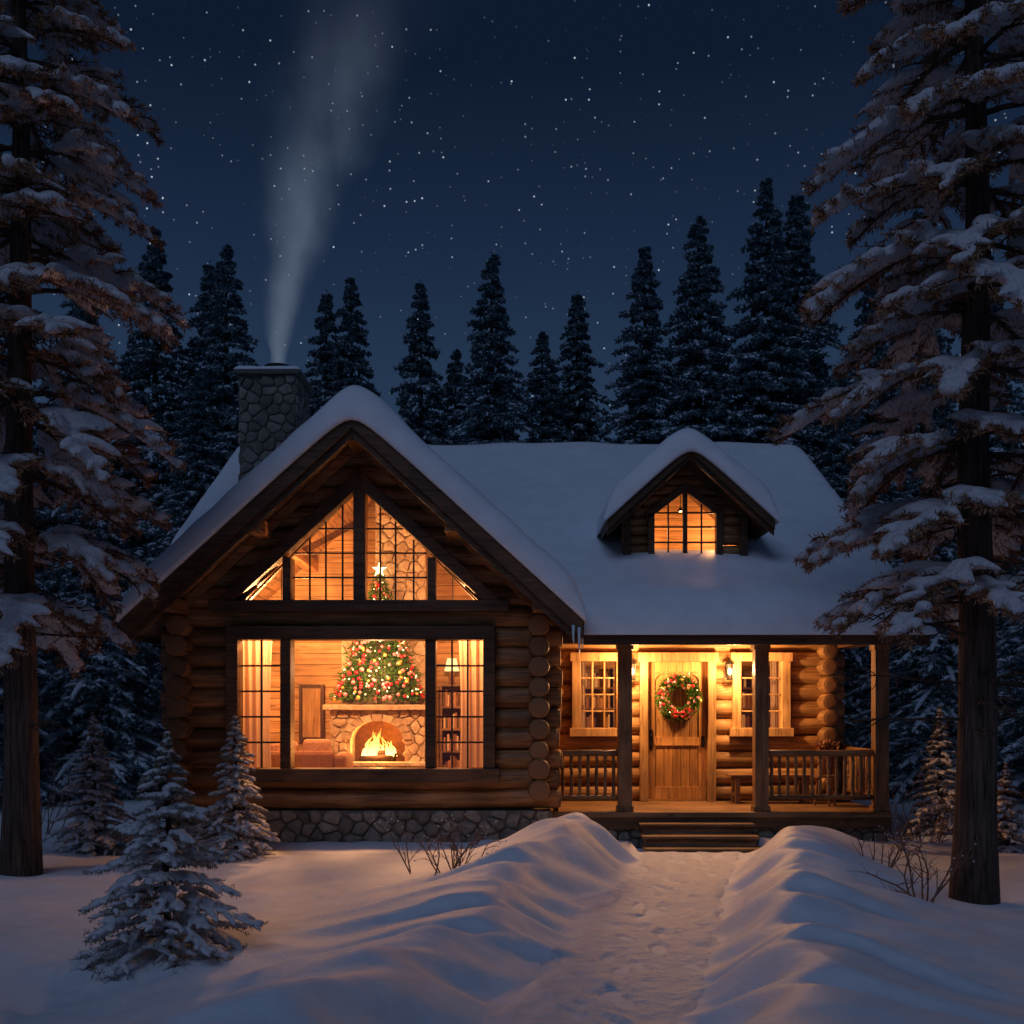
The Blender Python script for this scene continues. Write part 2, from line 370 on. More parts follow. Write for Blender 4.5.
# ---------------------------------------------------------------- roofs
def ro(d,r): 
    t=min(max(d/r,0),1); return math.sqrt(max(0,1-(1-t)**2))
def espace(a,b,n,e0,e1,r=.3):
    xs=set(); L=b-a
    for i in range(n+1): xs.add(round(a+L*i/n,4))
    for f in(.0,.008,.02,.045,.08,.13,.2,.28):
        if e0: xs.add(round(a+f,4))
        if e1: xs.add(round(b-f,4))
    return sorted(xs)
def surf(mb,P,us,vs,top,bot,skip=None):
    o=len(mb.v); nu,nv=len(us),len(vs)
    for v in vs:
        for u in us:
            x,y,z=P(u,v); mb.v.append((x,y,z+top(x,y)))
    for v in vs:
        for u in us:
            x,y,z=P(u,v); mb.v.append((x,y,z+bot))
    B=nu*nv
    for j in range(nv-1):
        for i in range(nu-1):
            a=o+j*nu+i
            if skip:
                x,y,z=P((us[i]+us[i+1])/2,(vs[j]+vs[j+1])/2)
                if skip(x,y): continue
            mb.f.append((a,a+1,a+1+nu,a+nu)); mb.f.append((a+B,a+nu+B,a+1+nu+B,a+1+B))
    for i in range(nu-1):
        a=o+i; mb.f.append((a,a+B,a+1+B,a+1)); a=o+(nv-1)*nu+i; mb.f.append((a,a+1,a+1+B,a+B))
    for j in range(nv-1):
        a=o+j*nu; mb.f.append((a,a+nu,a+nu+B,a+B)); a=o+j*nu+nu-1; mb.f.append((a,a+B,a+nu+B,a+nu))
mb=MB(); surf(mb,lambda u,v:(u,v,ct+.09),espace(cx0-.09,cx1+.09,14,1,1),espace(cy0-.09,cy1+.09,14,1,1),lambda x,y:.065*min(ro(x-cx0+.09,.1),ro(cx1+.09-x,.1))*min(ro(y-cy0+.09,.1),ro(cy1+.09-y,.1))*(1+.5*float(fbm(x*3,y*3,2))),-.01)
mb.build('chimney_cap_snow',M['roofsnow'],cabin,True)
# gable roof
hw=3.1; gy0,gy1=15.2,21.6
gs=MB()
def Tg(x,y):
    d=min(ro(x-(GX-hw-.07),.3),ro((GX+hw+.07)-x,.3)); f=ro(y-(gy0-.10),.22)
    return .40*d*f*(1+.32*float(fbm(x*1.1+3,y*1.1,3)))
def Pg(u,v): return (u,v,6.07-SL*math.sqrt((u-GX)**2+.18**2)+.10)
surf(gs,Pg,espace(GX-hw-.07,GX+hw+.07,70,1,1),espace(gy0-.10,gy1,60,1,0),Tg,-.08)
gs.build('gable_roof_snow',M['roofsnow'],cabin,True)
for sgn,nm in((-1,'left'),(1,'right')):
    mb=MB(); xe=GX+sgn*hw; ze=6.07-SL*hw
    c=[(GX,6.07),(xe,ze),(xe,ze-.17),(GX,6.07-.17)]
    poly_y(mb,c,gy0+.02,gy1); mb.build('gable_roof_deck_'+nm,M['soffit'],cabin)
    mb=MB()
    def rake(y0,y1,top,dep,ext=0):
        poly_y(mb,[(GX,6.07-top),(xe+sgn*ext,ze-SL*ext-top),(xe+sgn*ext,ze-SL*ext-top-dep),(GX,6.07-top-dep)],y0,y1)
    rake(gy0-.05,gy0+.02,0.0,.24,.03); rake(gy0+.02,gy0+.09,.2,.16,-.02)
    mb.box(min(xe,xe+sgn*.05),max(xe,xe+sgn*.05),gy0+.02,gy1 if sgn<0 else 15.9,ze-.26,ze-.02)
    mb.build('gable_bargeboards_'+nm,M['darkx'],cabin)
    mb=MB(); rake(15.93,16.0,.2,.17,-.35); mb.build('gable_frieze_'+nm,M['logx'],cabin)
mb=MB()
for dx,dz in((0,-.42),(1.35,-.42),(-1.35,-.42),(2.55,-.40),(-2.55,-.40)):
    x=GX+dx; z=gz(x)+dz+.02; mb.box(x-.1,x+.1,15.3,19.8,z-.0,z+.2)
mb.build('roof_purlins',M['logy'],cabin,bevel=.015)
# main roof
YR=22.95
def zm(y): return 7.18-.576*math.sqrt((y-YR)**2+.12**2)+.05
XE=5.9
def xl(y):
    if y>21: return GX-.02
    return GX+max(0,(6.07-zm(y))/SL)-.14
def Pr(u,v):
    a=xl(v); return (a+(XE-a)*u,v,zm(v))
def Plf(u,v):
    b=GX+.02 if v>21 else GX-max(0,(6.07-zm(v))/SL)+.14
    return (-5.6+(b+5.6)*u,v,zm(v))
DX=2.70
dorm=lambda x,y: abs(x-DX)<.82 and 17.62<y<19.9
def Tm(x,y):
    n=1+.22*float(fbm(x*.7+9,y*.7,3))
    pile=.10*math.exp(-((x-DX)/1.2)**2-((y-17.2)/.5)**2)
    lip=.12*math.exp(-((y-16.2)/.55)**2)
    return (.30+lip)*ro(y-15.72,.34)*ro(XE+.08-x,.32)*ro(x+5.66,.28)*n*ro(30.1-y,.3)+pile
uu=sorted(set([i/90 for i in range(91)]+[1-f/6 for f in(.008,.02,.045,.08,.13,.2)]))
ms=MB()
P2=lambda u,v:(lambda p:(p[0]+ .08*u**20,p[1],p[2]))(Pr(u,v))
surf(ms,P2,uu,espace(15.72,30.1,110,1,1),Tm,-.01,dorm)
ms.build('main_roof_snow',M['roofsnow'],cabin,True)
ms=MB(); P3=lambda u,v:(lambda p:(p[0]-.06*(1-u)**20,p[1],p[2]))(Plf(u,v))
surf(ms,P3,sorted(set([i/30 for i in range(31)]+[.003,.008,.02,.04])),espace(18.45,30.1,80,1,1),lambda x,y:Tm(x,y)*ro(y-18.45,.3),-.01)
ms.build('rear_roof_snow',M['roofsnow'],cabin,True)
dk=MB(); surf(dk,Pr,[i/40 for i in range(41)],[15.85+ i*.2 for i in range(72)],lambda x,y:-.012,-.17,dorm)
surf(dk,Plf,[0,.5,1],[18.5+i*.5 for i in range(24)],lambda x,y:-.012,-.17); dk.build('main_roof_deck',M['darky'],cabin)
mb=MB(); mb.box(.98,XE,15.79,15.85,zm(15.85)-.22,zm(15.85)-.03); mb.box(.7,5.55,16.3,16.52,2.97,3.14)
mb.box(5.2,5.5,16.6,18.3,2.99,3.12)
mb.build('porch_fascia_beam',M['darkx'],cabin,bevel=.01)
mb=MB()
for x,y,z,l in[(GX+hw-.02,15.16,3.0,.26),(GX+hw-.10,15.15,3.03,.14),(GX+hw+.03,15.3,3.0,.18)]:
    mb.tube([(x,y,z+.12),(x,y,z-l*.5),(x+.005,y,z-l)],[.024,.014,.002],7)
mb.build('icicles',M['ice'],cabin,True)
# ---- dormer
dy=17.50
DZ=6.02; dsl=.92
mb=MB(); z=4.2
while z<5.9:
    r=.085; cl=[((DX,17,DZ-.18),(dsl,0,1)),((DX,17,DZ-.18),(-dsl,0,1))]
    if 4.4<z<5.05:
        logpiece(mb,(DX-.95,dy+.08,z),(DX-.5,dy+.08,z),r,cl,(True,False)); logpiece(mb,(DX+.5,dy+.08,z),(DX+.95,dy+.08,z),r,cl,(False,True))
    elif 5.05<=z<5.46:
        ap=(DX,17,5.46)
        logpiece(mb,(DX-.95,dy+.08,z),(DX,dy+.08,z),r,cl+[(ap,tuple(Vector((.75,0,-1)).normalized()))]); logpiece(mb,(DX,dy+.08,z),(DX+.95,dy+.08,z),r,cl+[(ap,tuple(Vector((-.75,0,-1)).normalized()))])
    else: logpiece(mb,(DX-.95,dy+.08,z),(DX+.95,dy+.08,z),r,cl,(z<5,z<5))
    z+=.155
mb.build('dormer_front_logs',M['logx'],cabin,True)
mb=MB()
poly_y(mb,[(DX-.80,5.05),(DX-.52,5.05),(DX,5.46),(DX,DZ-.2),(DX-.80,DZ-.2-.8*dsl)],dy+.1,dy+.14)
poly_y(mb,[(DX+.80,5.05),(DX+.52,5.05),(DX,5.46),(DX,DZ-.2),(DX+.80,DZ-.2-.8*dsl)],dy+.1,dy+.14)
mb.build('dormer_chinking',M['darkx'],cabin)
mb=MB()
mb.box(DX-.93,DX-.83,dy+.14,20.5,4.1,4.98); mb.box(DX+.83,DX+.93,dy+.14,20.5,4.1,4.98)
mb.build('dormer_side_walls',M['logy'],cabin)
mb=MB(); poly_y(mb,[(DX-.83,4.2),(DX+.83,4.2),(DX+.83,5.12),(DX,5.88),(DX-.83,5.12)],18.75,18.8); mb.box(DX-.83,DX+.83,dy+.15,18.75,4.22,4.27); mb.build('dormer_interior',M['inner'],cabin)
mb=MB(); mb.box(DX-.97,DX-.85,dy-.06,dy+.0,4.16,5.0); mb.box(DX+.85,DX+.97,dy-.06,dy,4.16,5.0); mb.box(DX-1.0,DX+1.0,dy-.09,dy+.01,4.13,4.25)
fy=dy-.03
mb.box(DX-.58,DX-.48,fy-.04,fy+.1,4.30,5.06); mb.box(DX+.48,DX+.58,fy-.04,fy+.1,4.30,5.06); mb.box(DX-.62,DX+.62,fy-.06,fy+.1,4.27,4.37)
mb.beam((DX-.60,fy+.03,5.02),(DX+.02,fy+.03,5.485),.14,.1); mb.beam((DX+.60,fy+.031,5.02),(DX-.02,fy+.031,5.485),.14,.1)
mb.box(DX-.035,DX+.035,fy-.01,fy+.07,4.37,5.45)
for x in(-.26,.26): mb.box(DX+x-.013,DX+x+.013,fy+.02,fy+.05,4.37,5.24)
for z in(4.62,4.86,5.08): mb.box(DX-.48,DX+.48,fy+.022,fy+.048,z-.013,z+.013)
dhw=1.26; dgy0,dgy1=16.9,21.2
for sgn in(-1,1):
    xe=DX+sgn*dhw; ze=DZ-dsl*dhw
    poly_y(mb,[(DX,DZ+.02),(xe,ze+.02),(xe,ze-.14),(DX,DZ-.14)],dgy0-.04,dgy0+.02)
    poly_y(mb,[(DX,DZ-.12),(xe,ze-.12),(xe,ze-.22),(DX,DZ-.22)],dgy0+.02,dgy0+.08)
mb.build('dormer_trim',M['darkx'],cabin)
mb=MB()
for sgn in(-1,1):
    xe=DX+sgn*dhw; ze=DZ-dsl*dhw
    poly_y(mb,[(DX,DZ),(xe,ze),(xe,ze-.11),(DX,DZ-.11)],dgy0+.02,dgy1)
    poly_y(mb,[(DX,DZ-.11),(DX+sgn*.92,DZ-.11-dsl*.92),(DX+sgn*.92,DZ-.21-dsl*.92),(DX,DZ-.21)],dy+.0,19.3)
mb.build('dormer_roof_deck',M['darky'],cabin)
ds=MB()
surf(ds,lambda u,v:(u,v,DZ-dsl*math.sqrt((u-DX)**2+.16**2)+.08),espace(DX-dhw-.06,DX+dhw+.06,40,1,1),espace(dgy0-.09,dgy1,40,1,0),
   lambda x,y:.33*min(ro(x-(DX-dhw-.06),.25),ro(DX+dhw+.06-x,.25))*ro(y-(dgy0-.09),.2)*(1+.3*float(fbm(x*1.3,y*1.3+5,3))),-.06)
ds.build('dormer_roof_snow',M['roofsnow'],cabin,True)
# ---- gable windows
mb=MB(); fy0,fy1=15.86,16.22
mb.box(-4.06,-.24,fy0,fy1,3.0,3.19); mb.box(-4.12,-.18,fy0-.05,fy1,.98,1.17)
mb.box(-4.06,-3.89,fy0,fy1,1.17,3.0); mb.box(-.41,-.24,fy0,fy1,1.17,3.0)
for x in(-3.22,-1.16): mb.box(x-.075,x+.075,fy0+.04,fy1,1.17,3.0)
mb.box(-4.3,-.04,fy0-.02,fy1,3.40,3.56)
for s in(-1,1):
    mb.beam((GX+s*2.0,15.98+.002*s,3.45),(GX-s*.02,15.98+.002*s,5.30),.26,.17)
for x,w in((GX,.085),(GX-1.03,.06),(GX+1.03,.06)): 
    mb.box(x-w,x+w,fy0+.03,fy1,3.56,5.2-abs(x-GX)*1.0)
mb.build('gable_window_frames',M['darkx'],cabin,bevel=.012)
mb=MB()
def muntin(x0,x1,z0,z1,cols,rows,y=16.06,w=.013):
    for i in range(1,cols): x=x0+(x1-x0)*i/cols; mb.box(x-w,x+w,y,y+.03,z0,z1)
    for i in range(1,rows): z=z0+(z1-z0)*i/rows; mb.box(x0,x1,y+.002,y+.028,z-w,z+w)
muntin(-3.89,-3.295,1.17,3.0,2,5); muntin(-1.085,-.41,1.17,3.0,3,5)
def topz(x): return 5.2-abs(x-GX)*1.0
for x in(GX-.5,GX+.5,GX-.75+.02,GX+.28,GX+.76,GX-.26): mb.box(x-.012,x+.012,16.06,16.09,3.56,topz(x))
for z in(3.9,4.25,4.6): 
    h=min(5.2-z,1.0); mb.box(GX-h,GX+h,16.062,16.088,z-.012,z+.012)
mb.build('window_muntins',M['darkz'],cabin)
gl=MB(); gl.box(-3.9,-.4,16.10,16.105,1.16,3.01)
poly_y(gl,[(GX-1.65,3.55),(GX+1.65,3.55),(GX,5.22)],16.10,16.105)
# ---- porch wall
mb=MB(); YP=18.33; PS=.27; PR=.145
def segs(z):
    cuts=[]
    if z<2.9: cuts.append((2.12,3.25))
    if 1.62<z<2.88: cuts+= [(1.05,1.75),(3.66,4.42)]
    cuts.sort(); xs=.45; out=[]
    for a,b in cuts: out.append((xs,a)); xs=b
    out.append((xs,5.40)); return out
z=.66
while z<3.4:
    for a,b in segs(z): logpiece(mb,(a,YP,z),(b,YP,z),PR,(),(False,b>5))
    z+=PS
mb.build('porch_wall_logs',M['plogx'],cabin,True)
mb=MB(); z=.66+PS/2
while z<3.3:
    logpiece(mb,(5.1,17.93+R.uniform(-.03,.03),z),(5.1,27.5,z),.138,(),(True,False)); z+=PS
mb.build('porch_side_logs',M['plogy'],cabin,True)
mb=MB()
mb.box(.4,2.1,YP+.03,YP+.1,.5,1.64);mb.box(3.27,5.1,YP+.03,YP+.1,.5,1.64);mb.box(.4,5.1,YP+.03,YP+.1,2.9,4.3)
mb.box(.4,1.04,YP+.03,YP+.1,1.64,2.9);mb.box(1.76,2.1,YP+.03,YP+.1,1.64,2.9);mb.box(3.27,3.65,YP+.03,YP+.1,1.64,2.9);mb.box(4.43,5.1,YP+.03,YP+.1,1.64,2.9)
mb.build('porch_wall_chinking',M['plogx'],cabin)
mb=MB(); mb.box(-4.6,5.0,27.2,27.4,0,3.4); mb.box(4.9,5.0,18.5,27.2,0,3.4)
def poly_x(mb,pts,x0,x1):
    n=len(pts); v=[(x0,p[0],p[1]) for p in pts]+[(x1,p[0],p[1]) for p in pts]
    mb.add(v,[tuple(range(n))[::-1],tuple(range(n,2*n))]+[(i,(i+1)%n,n+(i+1)%n,n+i) for i in range(n)])
poly_x(mb,[(18.2,3.3),(27.6,3.3),(27.6,4.3),(YR,6.95),(18.2,4.25)],4.98,5.12)
poly_x(mb,[(18.6,3.3),(27.6,3.3),(27.6,4.3),(YR,6.95),(18.6,4.4)],-4.8,-4.66)
mb.build('rear_walls',M['plogx'],cabin)
mb=MB()
def pwin(a,b,z0,z1,cols):
    t=.11; y0=YP-.22; y1=YP+.05
    mb.box(a-.03,a+t,y0,y1,z0,z1); mb.box(b-t,b+.03,y0,y1,z0,z1); mb.box(a-.06,b+.06,y0-.02,y1,z1-t,z1+.03); mb.box(a-.07,b+.07,y0-.05,y1,z0-.03,z0+t)
    for i in range(1,cols): x=a+t+(b-a-2*t)*i/cols; mb.box(x-.015,x+.015,y0+.06,y0+.1,z0+t,z1-t)
    for i in range(1,4): z=z0+t+(z1-z0-2*t)*i/4; mb.box(a+t,b-t,y0+.062,y0+.098,z-.012,z+.012)
    gl.box(a+t-.01,b-t+.01,y0+.11,y0+.115,z0+t-.01,z1-t+.01)
pwin(1.0,1.80,1.6,2.9,3); pwin(3.6,4.48,1.6,2.9,3)
mb.box(2.07,2.2,YP-.24,YP+.05,.52,2.82); mb.box(3.17,3.3,YP-.24,YP+.05,.52,2.82); mb.box(2.03,3.34,YP-.26,YP+.05,2.78,2.93)
mb.build('porch_window_trim',M['frame'],cabin,bevel=.008)
gl.build('window_glass',M['glass'],cabin)
mb=MB(); yd=YP-.08
for i in range(7):
    x=2.2+i*.97/7; mb.box(x+.003,x+.97/7-.003,yd,yd+.05,.55,2.78)
mb.box(2.2,2.33,yd-.03,yd,.55,2.78); mb.box(3.04,3.17,yd-.03,yd,.55,2.78)
mb.box(2.33,3.04,yd-.03,yd,.55,.75); mb.box(2.33,3.04,yd-.03,yd,1.42,1.56); mb.box(2.33,3.04,yd-.03,yd,2.62,2.78)
mb.box(2.65,2.72,yd-.028,yd,1.56,2.62)
for s,xc in((-1,2.49),(1,2.88)):
    poly_y(mb,[(xc-.16,2.47)]+[(xc-.16*math.cos(a),2.46+.13*math.sin(a)) for a in [math.pi*i/10 for i in range(1,6)]]+[(xc-.16,2.62)],yd-.026,yd)
    poly_y(mb,[(xc+.16,2.47)]+[(xc+.16*math.cos(a),2.46+.13*math.sin(a)) for a in [math.pi*i/10 for i in range(1,6)]]+[(xc+.16,2.62)],yd-.026,yd)
mb.build('front_door',M['doorw'],cabin,bevel=.006)
mb=MB(); mb.box(2.235,2.285,yd-.06,yd-.03,1.35,1.68); mb.tube([(2.26,yd-.05,1.62),(2.26,yd-.11,1.58),(2.26,yd-.11,1.44),(2.26,yd-.05,1.40)],[.012]*4,8)
mb.box(3.08,3.13,yd-.045,yd-.03,1.4,1.58); mb.tube([(3.105,yd-.03,1.47),(3.105,yd-.09,1.47)],[.03,.035],12)
for z in(.8,1.6,2.5): mb.tube([(3.172,yd-.02,z-.06),(3.172,yd-.02,z+.06)],[.014,.014],8)
mb.build('door_hardware',M['iron'],cabin)
mb=MB(); mb.box(.55,5.5,16.2,18.4,.44,.52); mb.build('porch_floor',M['deck'],cabin,bevel=.01)
mb=MB(); mb.box(.5,5.5,16.5,18.25,3.16,3.2); mb.build('porch_ceiling',M['soffit'],cabin)
mb=MB(); mb.box(.56,5.5,16.22,16.3,.28,.437); mb.build('porch_rim',M['darkx'],cabin)
mb=MB()
for k,(z,y) in enumerate(((.38,15.9),(.24,15.6),(.10,15.3))):
    mb.box(1.82,3.46,y,y+.34,z-.045,z); mb.box(1.86,3.42,y+.05,y+.33,z-.16,z-.047)
mb.build('porch_steps',M['step'],cabin,bevel=.01)
def lumpy(mb,x,y,z0,z1,r):
    n=8; mb.tube([(x+R.uniform(-.006,.006),y,z0+(z1-z0)*i/n) for i in range(n+1)],[r*(1+R.uniform(-.04,.04)) for i in range(n+1)],12)
mb=MB()
for x in(1.65,3.64,5.39): mb.box(x-.1,x+.1,16.3,16.5,.52,2.97); mb.box(x-.12,x+.12,16.28,16.52,.521,.6); mb.box(x-.12,x+.12,16.28,16.52,2.88,2.968)
mb.box(.60,.68,16.36,16.44,.52,1.45); mb.box(5.32,5.44,18.0,18.12,.52,1.45)
for a,b,n in((.68,1.55,7),(3.74,5.29,13)):
    for i in range(n): lumpy(mb,a+(b-a)*(i+.5)/n,16.4,.72,1.34,.026)
for i in range(11): lumpy(mb,5.39,16.55+1.45*(i+.5)/11,.72,1.34,.026)
mb.build('porch_posts',M['postw'],cabin,bevel=.01)
mb=MB()
for a,b in((.6,1.55),(3.74,5.29)):
    for z,r in((1.37,.05),(.72,.04)): mb.tube([(a+(b-a)*i/6,16.4,z+R.uniform(-.006,.006)) for i in range(7)],[r*(1+R.uniform(-.05,.05)) for _ in range(7)],10)
for z,r in((1.37,.05),(.72,.04)): mb.tube([(5.39,16.5,z),(5.39,18.05,z)],[r,r],10)
mb.build('porch_rails',M['railx'],cabin,True)
ends.build('log_ends',M['end'],cabin)
# ---- interior shell
mb=MB(); poly_y(mb,[(-4.56,.4),(.22,.4),(.22,gz(.22)-.1),(GX,5.95),(-4.56,gz(-4.56)-.1)],19.78,19.84); mb.box(.42,5.0,21.0,21.06,.4,3.3); mb.build('interior_back_wall',M['inner'],cabin)
mb=MB(); mb.box(-4.58,-4.54,16.32,19.78,.4,3.4); mb.box(.2,.24,16.32,21,.4,3.4); mb.build('interior_side_walls',M['innerside'],cabin)
mb=MB(); mb.box(-4.6,.24,16.3,19.8,.42,.5); mb.box(.24,5,18.4,21,.42,.5); mb.build('interior_floor',M['floor'],cabin)
mb=MB(); mb.box(.24,5.0,18.45,21,3.24,3.28); mb.build('interior_ceiling',M['inner'],cabin)
mb=MB()
def curtain(x0,x1,y,z0,z1):
    nu=60; nv=8; o=len(mb.v)
    for j in range(nv+1):
        for i in range(nu+1):
            u=i/nu; t=j/nv; sq=1-.12*math.sin(math.pi*t)
            xc=(x0+x1)/2; x=xc+(x0+(x1-x0)*u-xc)*sq
            mb.v.append((x,y+.026*math.sin(u*2*math.pi*(x1-x0)/.11)+.012*math.sin(u*23+t*3),z0+(z1-z0)*t))
    for j in range(nv):
        for i in range(nu):
            a=o+j*(nu+1)+i; mb.f.append((a,a+1,a+nu+2,a+nu+1))
curtain(-4.0,-3.52,16.42,.9,3.05); curtain(-.78,-.3,16.42,.9,3.05)
curtain(1.08,1.22,18.5,1.5,2.95);curtain(4.26,4.42,18.5,1.5,2.95)
m,nt,out=mat('sheer_curtain'); dfn=N(nt,'BsdfDiffuse'); dfn.inputs[0].default_value=(.58,.42,.31,1); tr=N(nt,'BsdfTranslucent'); tr.inputs[0].default_value=(.56,.39,.27,1)
tcn=N(nt,'TexCoord'); wv=N(nt,'TexNoise',Scale=40.0,Detail=2.0); nt.links.new(tcn.outputs['Object'],wv.inputs[0])
fr=ramp(nt,wv.outputs[0],[(.3,(.4,.4,.4)),(.7,(.6,.6,.6))]); mx=N(nt,'MixShader'); nt.links.new(fr.outputs[0],mx.inputs[0]); nt.links.new(dfn.outputs[0],mx.inputs[1]); nt.links.new(tr.outputs[0],mx.inputs[2]); nt.links.new(mx.outputs[0],out.inputs[0])
mb.build('curtains',m,cabin,True)
# ---- fireplace
fp=empty('stone_fireplace',(-2.25,19.2,.5)); FX=-2.27
st=MB(); 
arch2=lambda cx,cy:(abs(cx-.8)<.50 and .5<cy<1.0) or (cy>=1.0 and math.hypot(cx-.8,(cy-1.0)*1.3)<.6)
stones(st,(FX-.8,18.9,.5),(1,0,0),(0,0,1),(0,-1,0),1.6,1.5,.2,.035,21,arch2)
for i in range(9):
    a0=math.pi*i/9+.02;a1=math.pi*(i+1)/9-.02; q=[(FX+math.cos(a)*r,1.5+math.sin(a)*r*.72) for r,a in((.44,a0),(.6,a0),(.6,a1),(.44,a1))]
    poly_y(st,q,18.83,18.95)
stones(st,(FX-.66,19.25,2.1),(1,0,0),(0,0,1),(0,-1,0),1.45,1.3,.24,.035,22)
stones(st,(FX-.08,19.25,3.4),(1,0,0),(0,0,1),(0,-1,0),.87,1.95,.24,.035,23)
st.build('stone_facing',M['hstone'],fp,False)
mb=MB(); 
mb.box(FX-.8,FX-.46,18.92,19.78,.5,2.0); mb.box(FX+.46,FX+.8,18.92,19.78,.5,2.0); mb.box(FX-.46,FX+.46,18.92,19.78,.5,1.1)
poly_y(mb,[(FX-.46,2.0)]+[(FX-.46*math.cos(math.pi*i/12),1.5+.33*math.sin(math.pi*i/12)) for i in range(13)]+[(FX+.46,2.0)],18.92,19.5)
mb.box(FX-.66,FX+.79,19.27,19.78,2.1,3.4); poly_y(mb,[(FX-.08,3.4),(FX+.79,3.4),(FX+.79,gz(FX+.79)-.2),(FX-.08,gz(FX-.08)-.2)],19.27,19.77); mb.build('masonry_core',M['hstone'],fp)
mb=MB(); mb.box(FX-.46,FX+.46,19.5,19.55,1.1,2.0); mb.build('firebox',M['soot'],fp)
mb=MB(); mb.box(FX-.9,FX+.9,18.72,19.26,2.0,2.09); mb.box(FX-.85,FX+.85,18.6,18.9,1.06,1.13); mb.build('mantel_and_hearth',M['hstone'],fp,bevel=.015)
mb=MB()
for a,b in(((-.3,0,.0),(.3,.05,.05)),((-.25,.12,.02),(.28,.1,.0)),((-.2,.0,.09),(.22,.12,.1)),((-.32,-.08,0),(.25,-.05,.02))):
    mb.tube([(FX+a[0],19.08+a[1],1.17+a[2]),(FX+b[0],19.08+b[1],1.17+b[2])],[.05,.045],9)
mb.build('fire_logs',M['char'],fp,True)
mb=MB()
for i in range(34):
    x=FX+R.uniform(-.3,.3); h=(.62-abs(x-FX)*1.35)*R.uniform(.4,1.1); y=19.12+R.uniform(-.1,.14); ph=R.uniform(0,6); w=R.uniform(.014,.042); ln=(FX-x)*.35
    pts=[];rd=[]
    for k in range(11):
        t=k/10; pts.append((x+ln*t+.045*math.sin(t*6+ph)*t,y+.03*math.cos(t*5+ph)*t,1.2+h*t)); rd.append(w*(math.sin(math.pi*min(1,(t*.8+.2)))**.8)*(1-t*.6)*(1+.25*math.sin(t*9+ph))+.0015)
    mb.tube(pts,rd,8)
mb.build('flames',M['flame'],fp,True)
# ---- christmas tree
def tri_mesh(name,bases,tips,w,m,parent,rs=None):
    rs=rs or np.random.RandomState(1)
    d=tips-bases; s=np.cross(d,rs.normal(size=d.shape)); s/=np.linalg.norm(s,axis=1)[:,None]+1e-9; s*=w
    mid=bases+d*.45
    V=np.empty((len(d)*4,3),np.float32); V[0::4]=bases-s*.5; V[1::4]=mid-s; V[2::4]=tips; V[3::4]=mid+s
    me=bpy.data.meshes.new(name); n=len(d)
    me.vertices.add(n*4); me.vertices.foreach_set('co',V.ravel()); me.loops.add(n*4); me.loops.foreach_set('vertex_index',np.arange(n*4,dtype=np.int32))
    me.polygons.add(n); me.polygons.foreach_set('loop_start',np.arange(n,dtype=np.int32)*4); me.update(calc_edges=True); me.validate()
    me.materials.append(m); ob=bpy.data.objects.new(name,me); bpy.context.collection.objects.link(ob)
    if parent: ob.parent=parent
    return ob
xt=empty('christmas_tree',(FX+.02,19.0,2.1)); rs=np.random.RandomState(5)
n=11000; t=rs.rand(n)**.6; t=1-t
zt_=t*2.15; rr=.74*(1-t)**1.0*(.45+.6*rs.rand(n))+.02; th=rs.rand(n)*6.283; tier=.06*np.sin(zt_*18)
b=np.stack([rr*np.cos(th),rr*np.sin(th)*.42,zt_+.06],1); b[:,0]*=1+tier
dr=np.stack([np.cos(th),np.sin(th)*.5,rs.rand(n)*.8-.35],1)+rs.normal(size=(n,3))*.35
tri_mesh('needles',b,b+dr*.075,.009,M['xneedle'],xt)
mb=MB(); mb.tube([(0,0,0),(0,0,2.1)],[.04,.01],8); mb.build('trunk',M['bark'],xt,local=True)
sets={'red':MB(),'gold':MB(),'pink':MB(),'fairy':MB()}
for i in range(520):
    t=1-R.random()**.55; r=.73*(1-t)+.03; a=R.uniform(0,6.28); k=R.choice(['red','pink','pink','red','gold','pink','fairy','fairy'])
    ico(sets[k],(r*math.cos(a)*1.02,r*math.sin(a)*.46,.08+t*2.05),R.uniform(.02,.04) if k!='fairy' else .013,1 if k=='fairy' else 2)
for k,s_ in sets.items(): s_.build('baubles_'+k,M[k],xt,True,local=True)
mb=MB(); pts=[]
for i in range(10):
    r=.13 if i%2==0 else .05; a=math.pi/2+i*math.pi/5; pts.append((r*math.cos(a),2.28+r*math.sin(a)))
poly_y(mb,pts,-.02,.02); mb.build('star',M['star'],xt,local=True)
